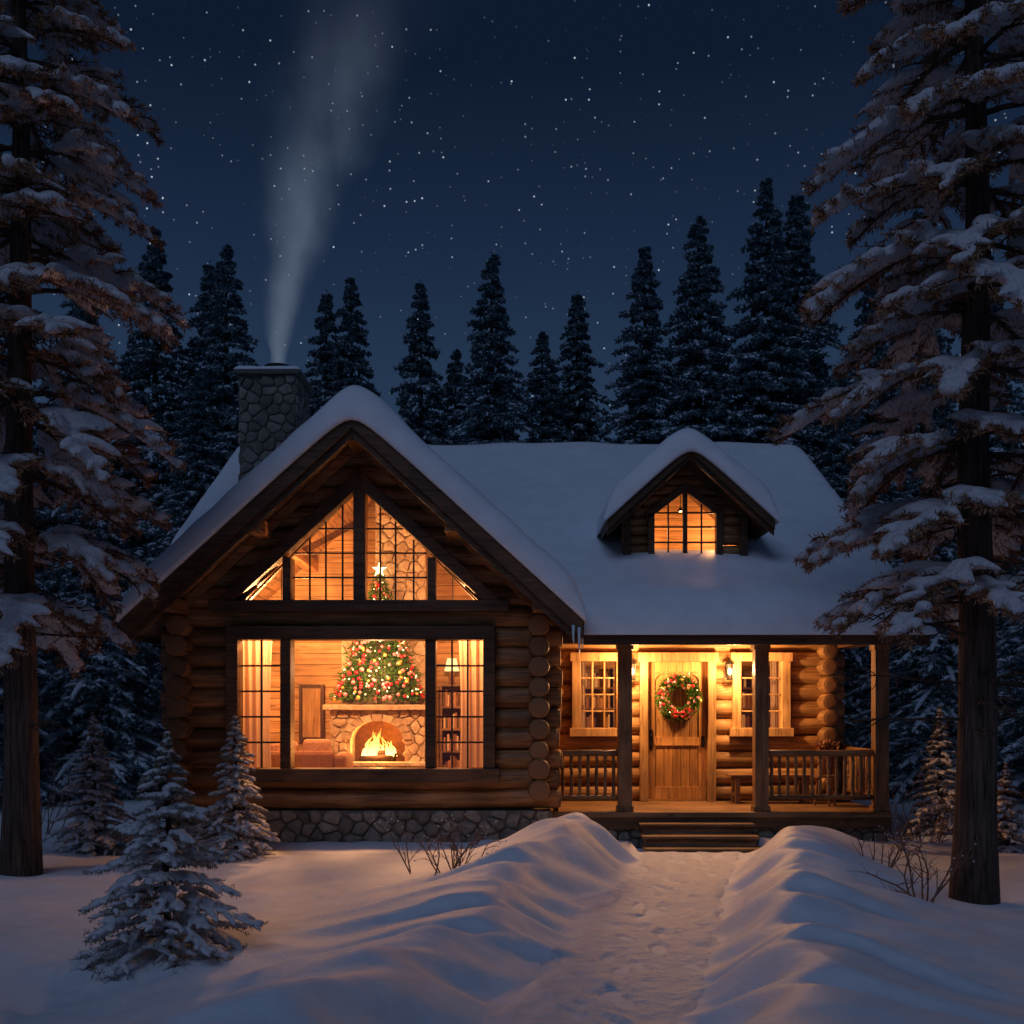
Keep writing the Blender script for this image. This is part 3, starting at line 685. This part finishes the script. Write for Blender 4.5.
# ---- sofa
sf=empty('sofa',(-3.3,17.9,.5)); mb=MB()
mb.box(-3.95,-2.78,17.6,18.4,.62,.98); mb.box(-3.95,-2.78,17.5,17.66,.62,1.36); mb.box(-4.05,-3.9,17.5,18.42,.6,1.22); mb.box(-2.8,-2.60,17.5,18.42,.6,1.30)
mb.build('frame',M['sofa'],sf,bevel=.06)
mb=MB(); mb.box(-3.85,-3.35,17.68,18.38,.98,1.12); mb.box(-3.33,-2.82,17.68,18.38,.98,1.12); mb.box(-3.3,-2.86,17.62,17.80,1.16,1.54); mb.box(-3.82,-3.38,17.62,17.80,1.16,1.50); mb.build('cushions',M['cush'],sf,bevel=.06)
def shelf(name,x0,x1,y,z0,z1):
    e=empty(name,((x0+x1)/2,y,z0)); mb=MB(); mb.box(x0,x0+.04,y,y+.3,z0,z1); mb.box(x1-.04,x1,y,y+.3,z0,z1); mb.box(x0,x1,y+.28,y+.302,z0,z1)
    k=int((z1-z0)/.38); books=[MB(),MB(),MB()]
    for i in range(k+1):
        z=z0+(z1-z0-.04)*i/k; mb.box(x0+.04,x1-.04,y,y+.28,z,z+.035)
        x=x0+.06
        while i<k and x<x1-.12:
            w=R.uniform(.025,.055)
            if R.random()<.7: R.choice(books).box(x,x+w-.003,y+.06,y+.24,z+.035,z+.035+R.uniform(.18,.29))
            x+=w
    mb.build('carcass',M['floor'],e)
    for b_,m_ in zip(books,('sofa','cush','cloth')): b_.build('books',M[m_],e)
shelf('bookshelf',-1.25,-.35,19.4,.5,2.45); shelf('bookshelf',.9,1.9,20.6,.5,2.8); shelf('bookshelf',3.6,4.7,20.6,.5,2.8)
e=empty('table_lamp',(-1.05,19.55,2.45)); mb=MB(); mb.tube([(-1.05,19.55,2.45),(-1.05,19.55,2.5),(-1.05,19.55,2.62),(-1.05,19.55,2.7)],[.07,.03,.05,.015],14); mb.build('base',M['sofa'],e,True)
mb=MB(); mb.tube([(-1.05,19.55,2.68),(-1.05,19.55,2.90)],[.13,.08],18); mb.build('shade',M['shade'],e,True)
pf=empty('doorlike_frame',(-3.55,19.75,2)); mb=MB(); mb.box(-3.75,-3.3,19.7,19.77,1.45,2.45); mb.build('frame',M['darkz'],pf,bevel=.01); mb=MB(); mb.box(-3.68,-3.37,19.69,19.7,1.52,2.38); mb.build('frame_panel',M['frame'],pf)  # framed panel standing in for a doorway-like opening on the back wall
def plight(name,loc,P,col=(1,.50,.17),r=.06,parent=None):
    l=bpy.data.lights.new(name,'POINT'); l.energy=P; l.color=col; l.shadow_soft_size=r
    o=bpy.data.objects.new(name,l); o.location=loc; bpy.context.collection.objects.link(o)
    if parent: o.parent=parent; o.matrix_parent_inverse=Matrix.Translation(parent.location).inverted()
for x in(-3.5,-.9):
    e=empty('added_pendant',(x,17.0,3.3)); mb=MB(); zc=gz(x)-.2  # added lamps, hidden behind the window header to light the room
    mb.tube([(x,17.0,3.42),(x,17.0,zc)],[.008,.008],6); mb.tube([(x,17,3.44),(x,17,3.40),(x,17,3.36)],[.03,.05,.09],16,False); mb.build('shade',M['iron'],e,True)
    mb=MB(); ico(mb,(x,17,3.36),.035,2); mb.build('bulb',M['bulb'],e,True)
    plight('room_fill_light',(x,16.95,3.25),350,(1,.45,.17),r=.14,parent=e)
plight('fire_light',(FX,18.93,1.45),60,(1,.38,.09),.12,fp)
plight('tree_light',(FX,18.5,2.7),32,(1,.6,.28),.15,xt)
plight('hall_light',(2.7,19.6,2.7),110,parent=cabin)
plight('upper_fill_light',(-3.4,18.3,3.5),140,parent=cabin)  # added light without a fixture, helps the gable soffit glow
e=empty('added_pendant',(DX,17.95,5.1)); mb=MB(); mb.tube([(DX,17.95,5.22),(DX,17.95,5.9)],[.008,.008],6); mb.tube([(DX,17.95,5.24),(DX,17.95,5.18)],[.02,.06],14,False); mb.build('shade',M['iron'],e,True)  # added pendant, hung so the dormer glow has a lamp
mb=MB(); ico(mb,(DX,17.95,5.17),.025,2); mb.build('bulb',M['bulb'],e,True)
for s in(-1,1): plight('dormer_fill_light',(DX+s*.62,18.12,4.85),36,(1,.47,.17),r=.15,parent=e)  # added fill lights out of view beside the window, away from the bulb
# ---- lanterns
for x in(1.93,3.5):
    e=empty('wall_lantern',(x,18.05,2.6)); mb=MB(); y=18.0; z=2.62
    mb.box(x-.03,x+.03,y+.1,y+.2,z-.08,z+.12); mb.tube([(x,y+.12,z+.16),(x,y+.05,z+.22),(x,y,z+.19)],[.01]*3,6)
    mb.tube([(x,y,z+.18),(x,y,z+.12)],[.015,.085],6); mb.tube([(x,y,z-.14),(x,y,z-.11)],[.05,.06],6)
    for k in range(4):
        a=math.pi/4+k*math.pi/2; mb.tube([(x+.05*math.cos(a),y+.05*math.sin(a),z-.12),(x+.07*math.cos(a),y+.07*math.sin(a),z+.12)],[.006,.006],5)
    mb.build('cage',M['iron'],e)
    mb=MB(); ico(mb,(x,y,z),.035,2,(1,1,1.7)); mb.build('bulb',M['bulb'],e,True)
    plight('lantern_light',(x,y-.34,z+.02),150,(1,.52,.20),parent=e,r=.06)
# ---- wreath
wr=empty('christmas_wreath',(2.69,18.14,2.2)); n=7000; th=rs.rand(n)*6.283; ph=rs.rand(n)*6.283; r1=.27; r2=.065*rs.rand(n)**.5
b=np.stack([(r1+r2*np.cos(ph))*np.cos(th),r2*np.sin(ph)-.02,(r1+r2*np.cos(ph))*np.sin(th)],1)
d=np.stack([np.cos(ph)*np.cos(th)-.6*np.sin(th),np.sin(ph)-.5,np.cos(ph)*np.sin(th)+.6*np.cos(th)],1)+rs.normal(size=(n,3))*.4
tri_mesh('needles',b,b+d*.055,.006,M['xneedle'],wr)
for k,c in(('red',42),('pink',30),('gold',14),('fairy',10)):
    mb=MB()
    for i in range(c):
        a=R.uniform(0,6.28); q=R.uniform(-.08,.08); ico(mb,((r1+q)*math.cos(a),-.10+abs(q)*.5,(r1+q)*math.sin(a)),R.uniform(.02,.038) if k!='fairy' else .009,2)
    mb.build('berries_'+k,M[k],wr,True,local=True)
mb=MB(); 
for s in(-1,1): mb.tube([(0,-.1,-.27),(s*.07,-.13,-.22),(s*.11,-.12,-.27),(s*.06,-.12,-.31),(0,-.1,-.27)],[.012,.03,.03,.03,.012],8)
mb.build('bow',M['red'],wr,True,local=True)
# ---- bench + pot
bn=empty('porch_bench',(4.0,17.8,.52)); mb=MB()
for k in range(4): mb.box(3.45,4.75,17.62+k*.1,17.71+k*.1,.94,.98)
for x in(3.52,4.6): mb.box(x,x+.08,17.64,17.71,.52,.94); mb.box(x,x+.08,17.93,18.0,.52,.94); mb.box(x+.01,x+.07,17.71,17.93,.62,.68)
mb.box(3.6,4.6,17.8,17.84,.86,.92); mb.build('seat_and_legs',M['railx'],bn,bevel=.008)
tb=empty('potted_plant',(4.85,17.3,.52)); mb=MB(); mb.tube([(4.85,17.3,.96),(4.85,17.3,1.0)],[.22,.22],20)
for a in(.5,2.6,4.7): mb.tube([(4.85+.12*math.cos(a),17.3+.12*math.sin(a),.96),(4.85+.18*math.cos(a),17.3+.18*math.sin(a),.52)],[.02,.018],8)
mb.build('stand',M['railx'],tb); mb=MB(); mb.tube([(4.85,17.3,1.0),(4.85,17.3,1.22),(4.85,17.3,1.25)],[.09,.13,.135],18); mb.build('pot',M['sofa'],tb,True)
n=700; th=rs.rand(n)*6.283; b=np.zeros((n,3)); b[:,0]=4.85+rs.normal(size=n)*.05; b[:,1]=17.3+rs.normal(size=n)*.05; b[:,2]=1.24+rs.rand(n)*.2
d=np.stack([np.cos(th),np.sin(th),rs.rand(n)*1.2],1)*.12
o=tri_mesh('leaves',b,b+d,.012,M['pine'],None); o.parent=tb; o.matrix_parent_inverse=Matrix.Translation(tb.location).inverted()

# ---------------------------------------------------------------- ground
def pc(y): 
    y=np.clip(np.asarray(y,float),0,18)
    return .62+(y-7.7)*.243+.07*np.sin(y*.9)*np.clip((15-y)/3,0,1)
def ground(x,y):
    x=np.asarray(x,float); y=np.asarray(y,float)
    near=np.clip((15.5-y)/.8,0,1); near=near*near*(3-2*near)*np.clip((y-1)/3,0,1)
    h=.10+.26*fbm(x*.22+5,y*.22,3)+.09*fbm(x*.8,y*.8,3)
    c=pc(y); s=np.abs(x-c); side=np.where(x<c,0.,40.)
    e0=s-.62
    yy=y+.50*e0+.5*vn(x*.9+3,y*.9)
    amp=.45+1.2*(vn(y*.7+side,side*1.3)+.5)
    ph=yy*7.6+2.2*np.sin(y*1.3+side)+side
    sc_=np.sin(ph)+.35*np.sin(ph*1.73+1.1)
    wob=.075*sc_*amp+.22*vn(y*1.0+side,side*3.7)
    e=e0-wob
    rise=np.clip(e/.78,0,1); rise=rise*rise*(3-2*rise)
    hb=np.interp(y,[3,8,11,13.6,15.5],[.28,.30,.33,.43,.40])*(1+.5*vn(y*.8+side,side))
    fall=np.exp(-np.clip(e-.75,0,99)**2/np.where(x<c,.8,1.0))
    rip=.042*sc_*amp*np.exp(-((e-.6)/.45)**2)
    lum=.05*vn(x*3.1,y*3.1)*np.exp(-((e-.6)/.8)**2)
    bank=rise*(fall*hb+rip+lum)+.04*rise
    h2=np.where(e>0,h*rise+bank,0)
    h=h*(1-near)+h2*near
    k=np.clip((y-15.1)/.5,0,1)*np.clip(1-(np.abs(x-.3)-5.6)/1.0,0,1)*np.clip((28.5-y)/1,0,1)
    drift=.13+.10*vn(x*.9,3.)+.04*vn(x*3,8.)
    drift=np.where((x>1.7)&(x<3.55),.0,drift)
    h=h*(1-k)+np.where(y>16.2,-.1,drift)*k
    h=h+.012*np.clip(y-20,0,40)*np.clip((np.abs(x)-6)/8,0,1)
    return h
def axis(a0,a1,st,lo,hi,g=1.13):
    c=list(np.arange(a0,a1,st)); s=st; x=a0; L=[]
    while x>lo: s=min(s*g,12); x-=s; L.append(x)
    s=st; x=c[-1]; Rr=[]
    while x<hi: s=min(s*g,12); x+=s; Rr.append(x)
    return np.array(L[::-1]+c+Rr)
def gridmesh(name,X,Y,Z,m):
    ny,nx=X.shape; me=bpy.data.meshes.new(name); V=np.stack([X,Y,Z],-1).reshape(-1,3).astype(np.float32)
    me.vertices.add(len(V)); me.vertices.foreach_set('co',V.ravel())
    idx=np.arange(ny*nx).reshape(ny,nx); F=np.stack([idx[:-1,:-1],idx[:-1,1:],idx[1:,1:],idx[1:,:-1]],-1).reshape(-1,4).astype(np.int32)
    me.loops.add(F.size); me.loops.foreach_set('vertex_index',F.ravel()); me.polygons.add(len(F)); me.polygons.foreach_set('loop_start',np.arange(len(F),dtype=np.int32)*4)
    me.update(calc_edges=True); me.polygons.foreach_set('use_smooth',[True]*len(F)); me.materials.append(m)
    ob=bpy.data.objects.new(name,me); bpy.context.collection.objects.link(ob); return ob
gx=axis(-6.5,7.5,.035,-260,260); gy=axis(5.5,16.6,.035,-60,420)
X,Y=np.meshgrid(gx,gy); gridmesh('snow_ground',X,Y,ground(X,Y),M['snow'])
py=np.arange(1.5,15.4,.025); pu=np.linspace(-.78,.78,66); U,Yp=np.meshgrid(pu,py); Xp=pc(Yp)+U
Z=ground(Xp,Yp)+.014+.026*fbm(Xp*5,Yp*3.2,4)+.035*fbm(Xp*1.9+8,Yp*.8,2)
rg=random.Random(3); yy=2.
while yy<15.2:
    for s in(-1,1):
        fx=float(pc(yy))+s*rg.uniform(.03,.22)+rg.uniform(-.22,.22); fy=yy+s*.17; a=rg.uniform(-.5,.5); dpth=rg.uniform(.008,.036); lw=rg.uniform(.045,.075); ll=rg.uniform(.12,.22)
        dx=(Xp-fx)*math.cos(a)-(Yp-fy)*math.sin(a); dy_=(Xp-fx)*math.sin(a)+(Yp-fy)*math.cos(a)
        q=(dx/lw)**2+(dy_/ll)**2; Z=Z-dpth*np.exp(-q)+.25*dpth*np.exp(-((q-2.4)/.9)**2)
    yy+=rg.uniform(.15,.55)
edge=np.clip((np.abs(U)-.52)/.26,0,1); Z=Z-.07*edge**2
gridmesh('snow_path',Xp,Yp,Z,M['pathsnow'])
def gh(x,y): return float(ground(np.array([x]),np.array([y]))[0])

# ---------------------------------------------------------------- conifers
def conifer(seed,H,tr,z0,sp,nb,Rf,rise,droop,nsub,subf,nn,nl,nw,sr,sprob,subwood=True,bare=0,seg=5,zj=.4,sdroop=.42,taper=0,lj=.5):
    rs=np.random.RandomState(seed); W=MB(); S=MB(); A=[];T=[]
    k=14; W.tube([(.02*math.sin(i),.02*math.cos(i*1.3),H*.985*i/k-.3*(i==0)) for i in range(k+1)],[tr*(1-i/k)**.8*(1.25 if i==0 else 1)+.004 for i in range(k+1)],14)
    def needles(a,b,n,sc=1):
        d=b-a; L=np.linalg.norm(d)+1e-9; d=d/L; t=rs.rand(n)[:,None]
        rad=rs.normal(size=(n,3)); rad-= (rad@d)[:,None]*d; rad/=np.linalg.norm(rad,axis=1)[:,None]+1e-9
        base=a+(b-a)*t; A.append(base); T.append(base+(d*.55+rad*.8)*nl*sc*(.6+.6*rs.rand(n)[:,None]))
    z=z0; w=0
    while z<H*.985:
        f=(z-z0)/(H-z0); Rr=Rf(f); w+=1; nbb=max(3,int(round(nb*(1-.35*f)))); ns=1-taper*f; srf=sr*ns
        for b in range(nbb):
            az=2*math.pi*(b+rs.rand()*.7)/nbb+w*1.3; L=Rr*(1.12-lj*rs.rand()); 
            if L<.02: continue
            zz=z+rs.uniform(-1,1)*sp*zj; dr=np.array([math.cos(az),math.sin(az),0]); sd=np.array([-math.sin(az),math.cos(az),0])
            cv=rs.uniform(-.15,.15); up=rise*(.4+1.2*f)+rs.uniform(-.08,.08); dp=droop*rs.uniform(.7,1.25)
            P=lambda t:np.array([0,0,zz])+dr*L*t+sd*cv*L*t*t+np.array([0,0,up*L*t-dp*L*t*t])
            pts=[P(i/seg) for i in range(seg+1)]; br=max(.004,tr*.16*(L/max(Rf(0),.1)))
            W.tube(pts,[br*(1-.8*i/seg) for i in range(seg+1)],5,False)
            for i in range(seg):
                if i/seg>=.25: needles(pts[i],pts[i+1],max(2,int(nn*.6)),ns)
            if rs.rand()<sprob:
                q=[P(t)+np.array([0,0,srf*.45]) for t in np.linspace(.25,1.0,7)]
                S.tube(q,[srf*.4]+[srf*rs.uniform(.75,1.35) for _ in range(5)]+[srf*.4],7,True,.75)
            for j in range(nsub):
                t=.22+.76*(j+rs.rand()*.6)/nsub; a=P(t); s=1 if j%2 else -1
                l=subf*L*(1.12-t)**.8*rs.uniform(.6,1.15); ang=rs.uniform(.65,1.05)
                dv=(dr*math.cos(ang)+sd*s*math.sin(ang)); dv=dv+np.array([0,0,rs.uniform(-sdroop,.02)])
                e=a+dv*l; mdl=a+dv*l*.5+np.array([0,0,.06*l])
                if subwood: W.tube([a,mdl,e],[br*.45,br*.3,br*.12],4,False)
                needles(a,mdl,nn//2+1,ns); needles(mdl,e,nn//2+2,ns)
                if rs.rand()<sprob:
                    o_=np.array([0,0,srf*.4]); r=srf*rs.uniform(.6,1.1)
                    S.tube([a+o_,a*.66+mdl*.34+o_,mdl+o_,(mdl+e)/2+o_*.9,e+o_*.5],[r*.5,r*rs.uniform(.8,1.1),r*rs.uniform(.9,1.3),r*rs.uniform(.6,1.),r*.35],7,True,.75)
        z+=sp*(1-.35*f)*rs.uniform(.85,1.15)
    needles(np.array([0,0,H*.93]),np.array([0,0,H*.985]),nn*3,(1-taper)*.8)
    for i in range(bare):
        zz=z0-rs.uniform(-1.2,1.6); az=rs.rand()*6.28; L=Rf(0)*rs.uniform(.4,.95); p=np.array([0,0,zz]); d=np.array([math.cos(az),math.sin(az),rs.uniform(-.15,.25)])
        pts=[p]
        for q in range(7): d=d+np.array([rs.uniform(-.22,.22),rs.uniform(-.22,.22),-.05+rs.uniform(-.1,.1)]); p=p+d/np.linalg.norm(d)*L/7; pts.append(p)
        W.tube(pts,[tr*.09*(1-.12*q) for q in range(8)],5,False)
        for q in range(2,8):
            for _ in range(2):
                e=rs.normal(size=3); e[2]*=.5; e/=np.linalg.norm(e); l=L*rs.uniform(.1,.28); a=pts[q]; m_=a+e*l*.5; e2=m_+ (e+rs.normal(size=3)*.35)*l*.5
                W.tube([a,m_,e2],[tr*.04,tr*.03,tr*.012],4,False)
        q=[np.array(x)+np.array([0,0,tr*.07]) for x in pts[2:]]; S.tube(q,[tr*.07]*len(q),5,True,.8)
    return W,S,np.concatenate(A),np.concatenate(T),nw,seed
def put(name,tree,loc,mats,voxel=None,rot=0):
    W,S,A,T,nw,seed=tree; e=empty(name,loc); e.rotation_euler[2]=rot
    W.build('trunk_and_boughs',mats[0],e,True,local=True)
    tri_mesh('needles',A,T,nw,mats[1],e,rs=np.random.RandomState(seed))
    o=S.build('snow_load',M['treesnow'],e,True,local=True)
    if voxel:
        r=o.modifiers.new('remesh','REMESH'); r.mode='VOXEL'; r.voxel_size=voxel; r.use_smooth_shade=True
        sm=o.modifiers.new('smooth','SMOOTH'); sm.factor=.5; sm.iterations=2
    return e
Rp=lambda f:1.95*(1-max(0,f-.15)**1.6*.95)*(.8+.2*min(1,f*4))
t=conifer(101,13.5,.20,3.1,.72,9,Rp,.16,.50,18,.46,58,.09,.0075,.086,.68,bare=20,seg=6,zj=.2)
put('pine_tree',t,(-5.58,12.7,gh(-5.58,12.7)-.05),(M['bark'],M['pine']),.033)
t=conifer(202,13.5,.21,3.3,.72,9,lambda f:Rp(f)*1.0,.16,.50,18,.46,58,.09,.0075,.086,.68,bare=22,seg=6,zj=.2)
put('pine_tree',t,(4.72,11.4,gh(4.72,11.4)-.05),(M['bark'],M['pine']),.033,1.0)
Rs=lambda r:(lambda f:r*(1-f)**.95+.01)
for i,(x,y,H,r) in enumerate([(-2.62,8.5,1.70,.76),(-5.72,15.3,1.95,.68),(-3.58,14.5,1.9,.64),(6.95,18.2,2.1,.64),(6.75,15.3,1.2,.42)]):
    t=conifer(300+i,H,.035,.1,.115,9,Rs(r),.18,.32,8,.45,22,.042,.0042,.036 if i==0 else .034,.8,seg=4,subwood=False,taper=.4)
    put('spruce_tree',t,(x,y,gh(x,y)-.03),(M['bark'],M['spruce'] if i<4 else M['pine']),.013)
forest=empty('distant_forest',(0,34,0)); protos=[]
for i in range(4):
    t=conifer(500+i,15,.2,1.2,.42,11,lambda f:3.3*(1-f)**.98+.05,.06,.36,9,.36,13,.23,.028,.095,.62,subwood=False,seg=3,zj=.35,taper=.62,lj=.6)
    W,S,A,T,nw,sd_=t
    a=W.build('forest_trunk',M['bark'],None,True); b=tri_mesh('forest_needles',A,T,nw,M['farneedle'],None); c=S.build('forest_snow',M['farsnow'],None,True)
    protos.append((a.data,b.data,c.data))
    for o in(a,b,c): bpy.data.objects.remove(o)
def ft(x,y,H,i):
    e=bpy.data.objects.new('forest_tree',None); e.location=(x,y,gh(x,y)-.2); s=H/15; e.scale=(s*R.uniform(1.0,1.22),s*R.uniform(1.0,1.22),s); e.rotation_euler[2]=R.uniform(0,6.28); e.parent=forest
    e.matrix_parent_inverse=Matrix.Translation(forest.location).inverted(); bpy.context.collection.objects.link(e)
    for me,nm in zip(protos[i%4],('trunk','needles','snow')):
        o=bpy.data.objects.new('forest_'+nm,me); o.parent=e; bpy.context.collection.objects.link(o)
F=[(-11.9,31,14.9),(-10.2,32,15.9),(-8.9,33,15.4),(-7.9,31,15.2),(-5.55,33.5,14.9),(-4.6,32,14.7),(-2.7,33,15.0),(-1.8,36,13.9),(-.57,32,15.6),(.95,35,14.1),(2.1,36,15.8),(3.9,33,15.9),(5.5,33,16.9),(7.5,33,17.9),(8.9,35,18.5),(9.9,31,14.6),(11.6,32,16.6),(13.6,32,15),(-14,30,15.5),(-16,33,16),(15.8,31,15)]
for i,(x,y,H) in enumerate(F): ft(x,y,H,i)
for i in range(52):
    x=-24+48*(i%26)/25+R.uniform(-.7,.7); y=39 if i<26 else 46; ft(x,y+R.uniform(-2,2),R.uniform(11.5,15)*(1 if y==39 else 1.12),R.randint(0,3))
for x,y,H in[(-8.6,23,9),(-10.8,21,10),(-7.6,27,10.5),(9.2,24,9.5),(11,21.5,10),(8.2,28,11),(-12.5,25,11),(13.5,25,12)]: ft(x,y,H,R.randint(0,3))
# ---------------------------------------------------------------- shrubs
def shrub(x,y,w,h,n,seed,r0=.009):
    rs=np.random.RandomState(seed); W=MB(); S=MB(); e=empty('bare_shrub',(x,y,gh(x,y)-.02))
    def grow(p,d,l,r,dep):
        pts=[p]
        for q in range(4): d=d+rs.normal(size=3)*.13; d/=np.linalg.norm(d); p=p+d*l/4; pts.append(p)
        W.tube(pts,[r,r*.9,r*.8,r*.65,r*.5],5,False)
        if dep>0:
            for q in range(1,5):
                if rs.rand()<.8:
                    dd=d+rs.normal(size=3)*.55; dd[2]=abs(dd[2])*.8+.15; grow(pts[q],dd/np.linalg.norm(dd),l*rs.uniform(.35,.6),r*.55,dep-1)
        elif rs.rand()<.35: ico(S,tuple(pts[-1]),.012,1,(1,1,.8),.2)
    for i in range(n):
        p=np.array([rs.uniform(-.3,.3)*w,rs.uniform(-.15,.15)*w,0]); d=np.array([p[0]*1.4/w+rs.normal()*.3,rs.normal()*.25,1.]); grow(p,d/np.linalg.norm(d),h*rs.uniform(.5,.8),r0,2)
    W.build('twigs',M['shrub'],e,True,local=True); 
    if S.v: S.build('snow',M['treesnow'],e,True,local=True)
shrub(-.75,12.2,1.3,.72,14,1); shrub(4.02,11.0,.5,.95,7,2,.011); shrub(-7.3,17,1.3,1.1,12,3); shrub(5.9,16.3,1.0,1.0,14,4); shrub(7.6,15.6,.9,1.2,12,5); shrub(4.4,13.4,.6,.65,7,6); shrub(-4.9,14.9,.5,.5,5,7)
# ---------------------------------------------------------------- smoke
mb=MB(); k=14
for_pts=[];rd=[]
for i in range(k+1):
    t=i/k*1.2; for_pts.append((-4.3+1.75*t**1.75,20.6,8.33+6.9*t)); rd.append(.18+1.75*t)
mb.tube(for_pts,rd,20)
sm=mb.build('chimney_smoke',None,None)
m,nt,out=mat('smoke_volume'); L=nt.links; tc=N(nt,'TexCoord'); sx=N(nt,'SeparateXYZ'); L.new(tc.outputs['Object'],sx.inputs[0])
t=mathn(nt,'MAXIMUM',mathn(nt,'DIVIDE',mathn(nt,'SUBTRACT',sx.outputs[2],8.3),6.9),0.0)
cxn=mathn(nt,'SUBTRACT',mathn(nt,'MULTIPLY',mathn(nt,'POWER',t,1.75),1.75),4.3)
wn=N(nt,'TexNoise',Scale=.9,Detail=1.0); L.new(tc.outputs['Object'],wn.inputs[0])
wob=mathn(nt,'MULTIPLY',mathn(nt,'MULTIPLY',mathn(nt,'SUBTRACT',wn.outputs[0],.5),2.0),t)
dx=mathn(nt,'ADD',mathn(nt,'SUBTRACT',sx.outputs[0],cxn),wob); dyn=mathn(nt,'SUBTRACT',sx.outputs[1],20.6)
rr=mathn(nt,'SQRT',mathn(nt,'ADD',mathn(nt,'MULTIPLY',dx,dx),mathn(nt,'MULTIPLY',dyn,dyn)))
rad=mathn(nt,'ADD',mathn(nt,'MULTIPLY',t,1.6),.18)
q=mathn(nt,'DIVIDE',rr,rad); fall=mathn(nt,'POWER',mathn(nt,'SUBTRACT',1.0,q,True),1.6)
mp=N(nt,'Mapping'); mp.inputs['Scale'].default_value=(1.4,1.4,.6); L.new(tc.outputs['Object'],mp.inputs[0])
n2=N(nt,'TexNoise',Scale=1.0,Detail=4.0,Roughness=.6); L.new(mp.outputs[0],n2.inputs[0])
nz=mathn(nt,'MULTIPLY',mathn(nt,'SUBTRACT',n2.outputs[0],.30,True),3.2)
dens=mathn(nt,'MULTIPLY',mathn(nt,'MULTIPLY',fall,nz),mathn(nt,'DIVIDE',1.0,mathn(nt,'ADD',mathn(nt,'POWER',t,1.15),.10)))
dens=mathn(nt,'MULTIPLY',dens,mathn(nt,'SUBTRACT',1.12,t,True))
vs=N(nt,'VolumeScatter'); vs.inputs[0].default_value=(1,.98,.95,1); vs.inputs['Anisotropy'].default_value=-.45; L.new(dens,vs.inputs['Density'])
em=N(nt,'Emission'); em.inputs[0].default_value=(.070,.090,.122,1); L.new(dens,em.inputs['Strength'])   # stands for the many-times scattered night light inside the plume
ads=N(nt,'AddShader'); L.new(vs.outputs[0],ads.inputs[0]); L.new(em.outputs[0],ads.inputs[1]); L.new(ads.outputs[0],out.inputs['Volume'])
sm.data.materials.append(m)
# ---------------------------------------------------------------- world
w=bpy.data.worlds.new('World'); bpy.context.scene.world=w; w.use_nodes=True; nt=w.node_tree; nt.nodes.clear(); L=nt.links
out=nt.nodes.new('ShaderNodeOutputWorld'); tc=N(nt,'TexCoord'); sx=N(nt,'SeparateXYZ'); L.new(tc.outputs['Generated'],sx.inputs[0])
g=ramp(nt,sx.outputs[2],[(0.0,(.030,.056,.108)),(.22,(.023,.046,.094)),(.36,(.0115,.025,.059)),(.50,(.0044,.0105,.028)),(1,(.004,.010,.03))])
vo=N(nt,'TexVoronoi',Scale=165.0); L.new(tc.outputs['Generated'],vo.inputs[0])
st_=mathn(nt,'SUBTRACT',1.0,mathn(nt,'DIVIDE',vo.outputs['Distance'],.15),True)
sc=N(nt,'SeparateColor'); L.new(vo.outputs['Color'],sc.inputs[0])
br=mathn(nt,'POWER',sc.outputs[0],4.0)
stv=mathn(nt,'MULTIPLY',mathn(nt,'MULTIPLY',st_,br),mathn(nt,'MULTIPLY',mathn(nt,'GREATER_THAN',sx.outputs[2],.05),1.15))
starc=nt.nodes.new('ShaderNodeVectorMath'); starc.operation='SCALE'; starc.inputs[0].default_value=(.75,.88,1); L.new(stv,starc.inputs['Scale'])
ad=nt.nodes.new('ShaderNodeVectorMath'); ad.operation='ADD'; L.new(g.outputs[0],ad.inputs[0]); L.new(starc.outputs[0],ad.inputs[1])
bg=N(nt,'Background',Strength=1.0); L.new(ad.outputs[0],bg.inputs[0]); L.new(bg.outputs[0],out.inputs[0])
l=bpy.data.lights.new('moonlight','SUN'); l.energy=.41; l.color=(.46,.62,1.0); l.angle=math.radians(32)
o=bpy.data.objects.new('moonlight',l); o.rotation_euler=Vector((-.25,-.72,.72)).to_track_quat('Z','Y').to_euler(); bpy.context.collection.objects.link(o)
# ---------------------------------------------------------------- camera
cam=bpy.data.cameras.new('camera'); cam.lens=36*1120/1024; cam.sensor_width=36; cam.shift_y=198/1024; cam.clip_end=1000
co=bpy.data.objects.new('camera',cam); co.location=(0,0,2.0); co.rotation_euler=(math.radians(90),0,0); bpy.context.collection.objects.link(co)
sc=bpy.context.scene; sc.camera=co; sc.view_settings.view_transform='Standard'; sc.view_settings.look='None'; sc.view_settings.exposure=0
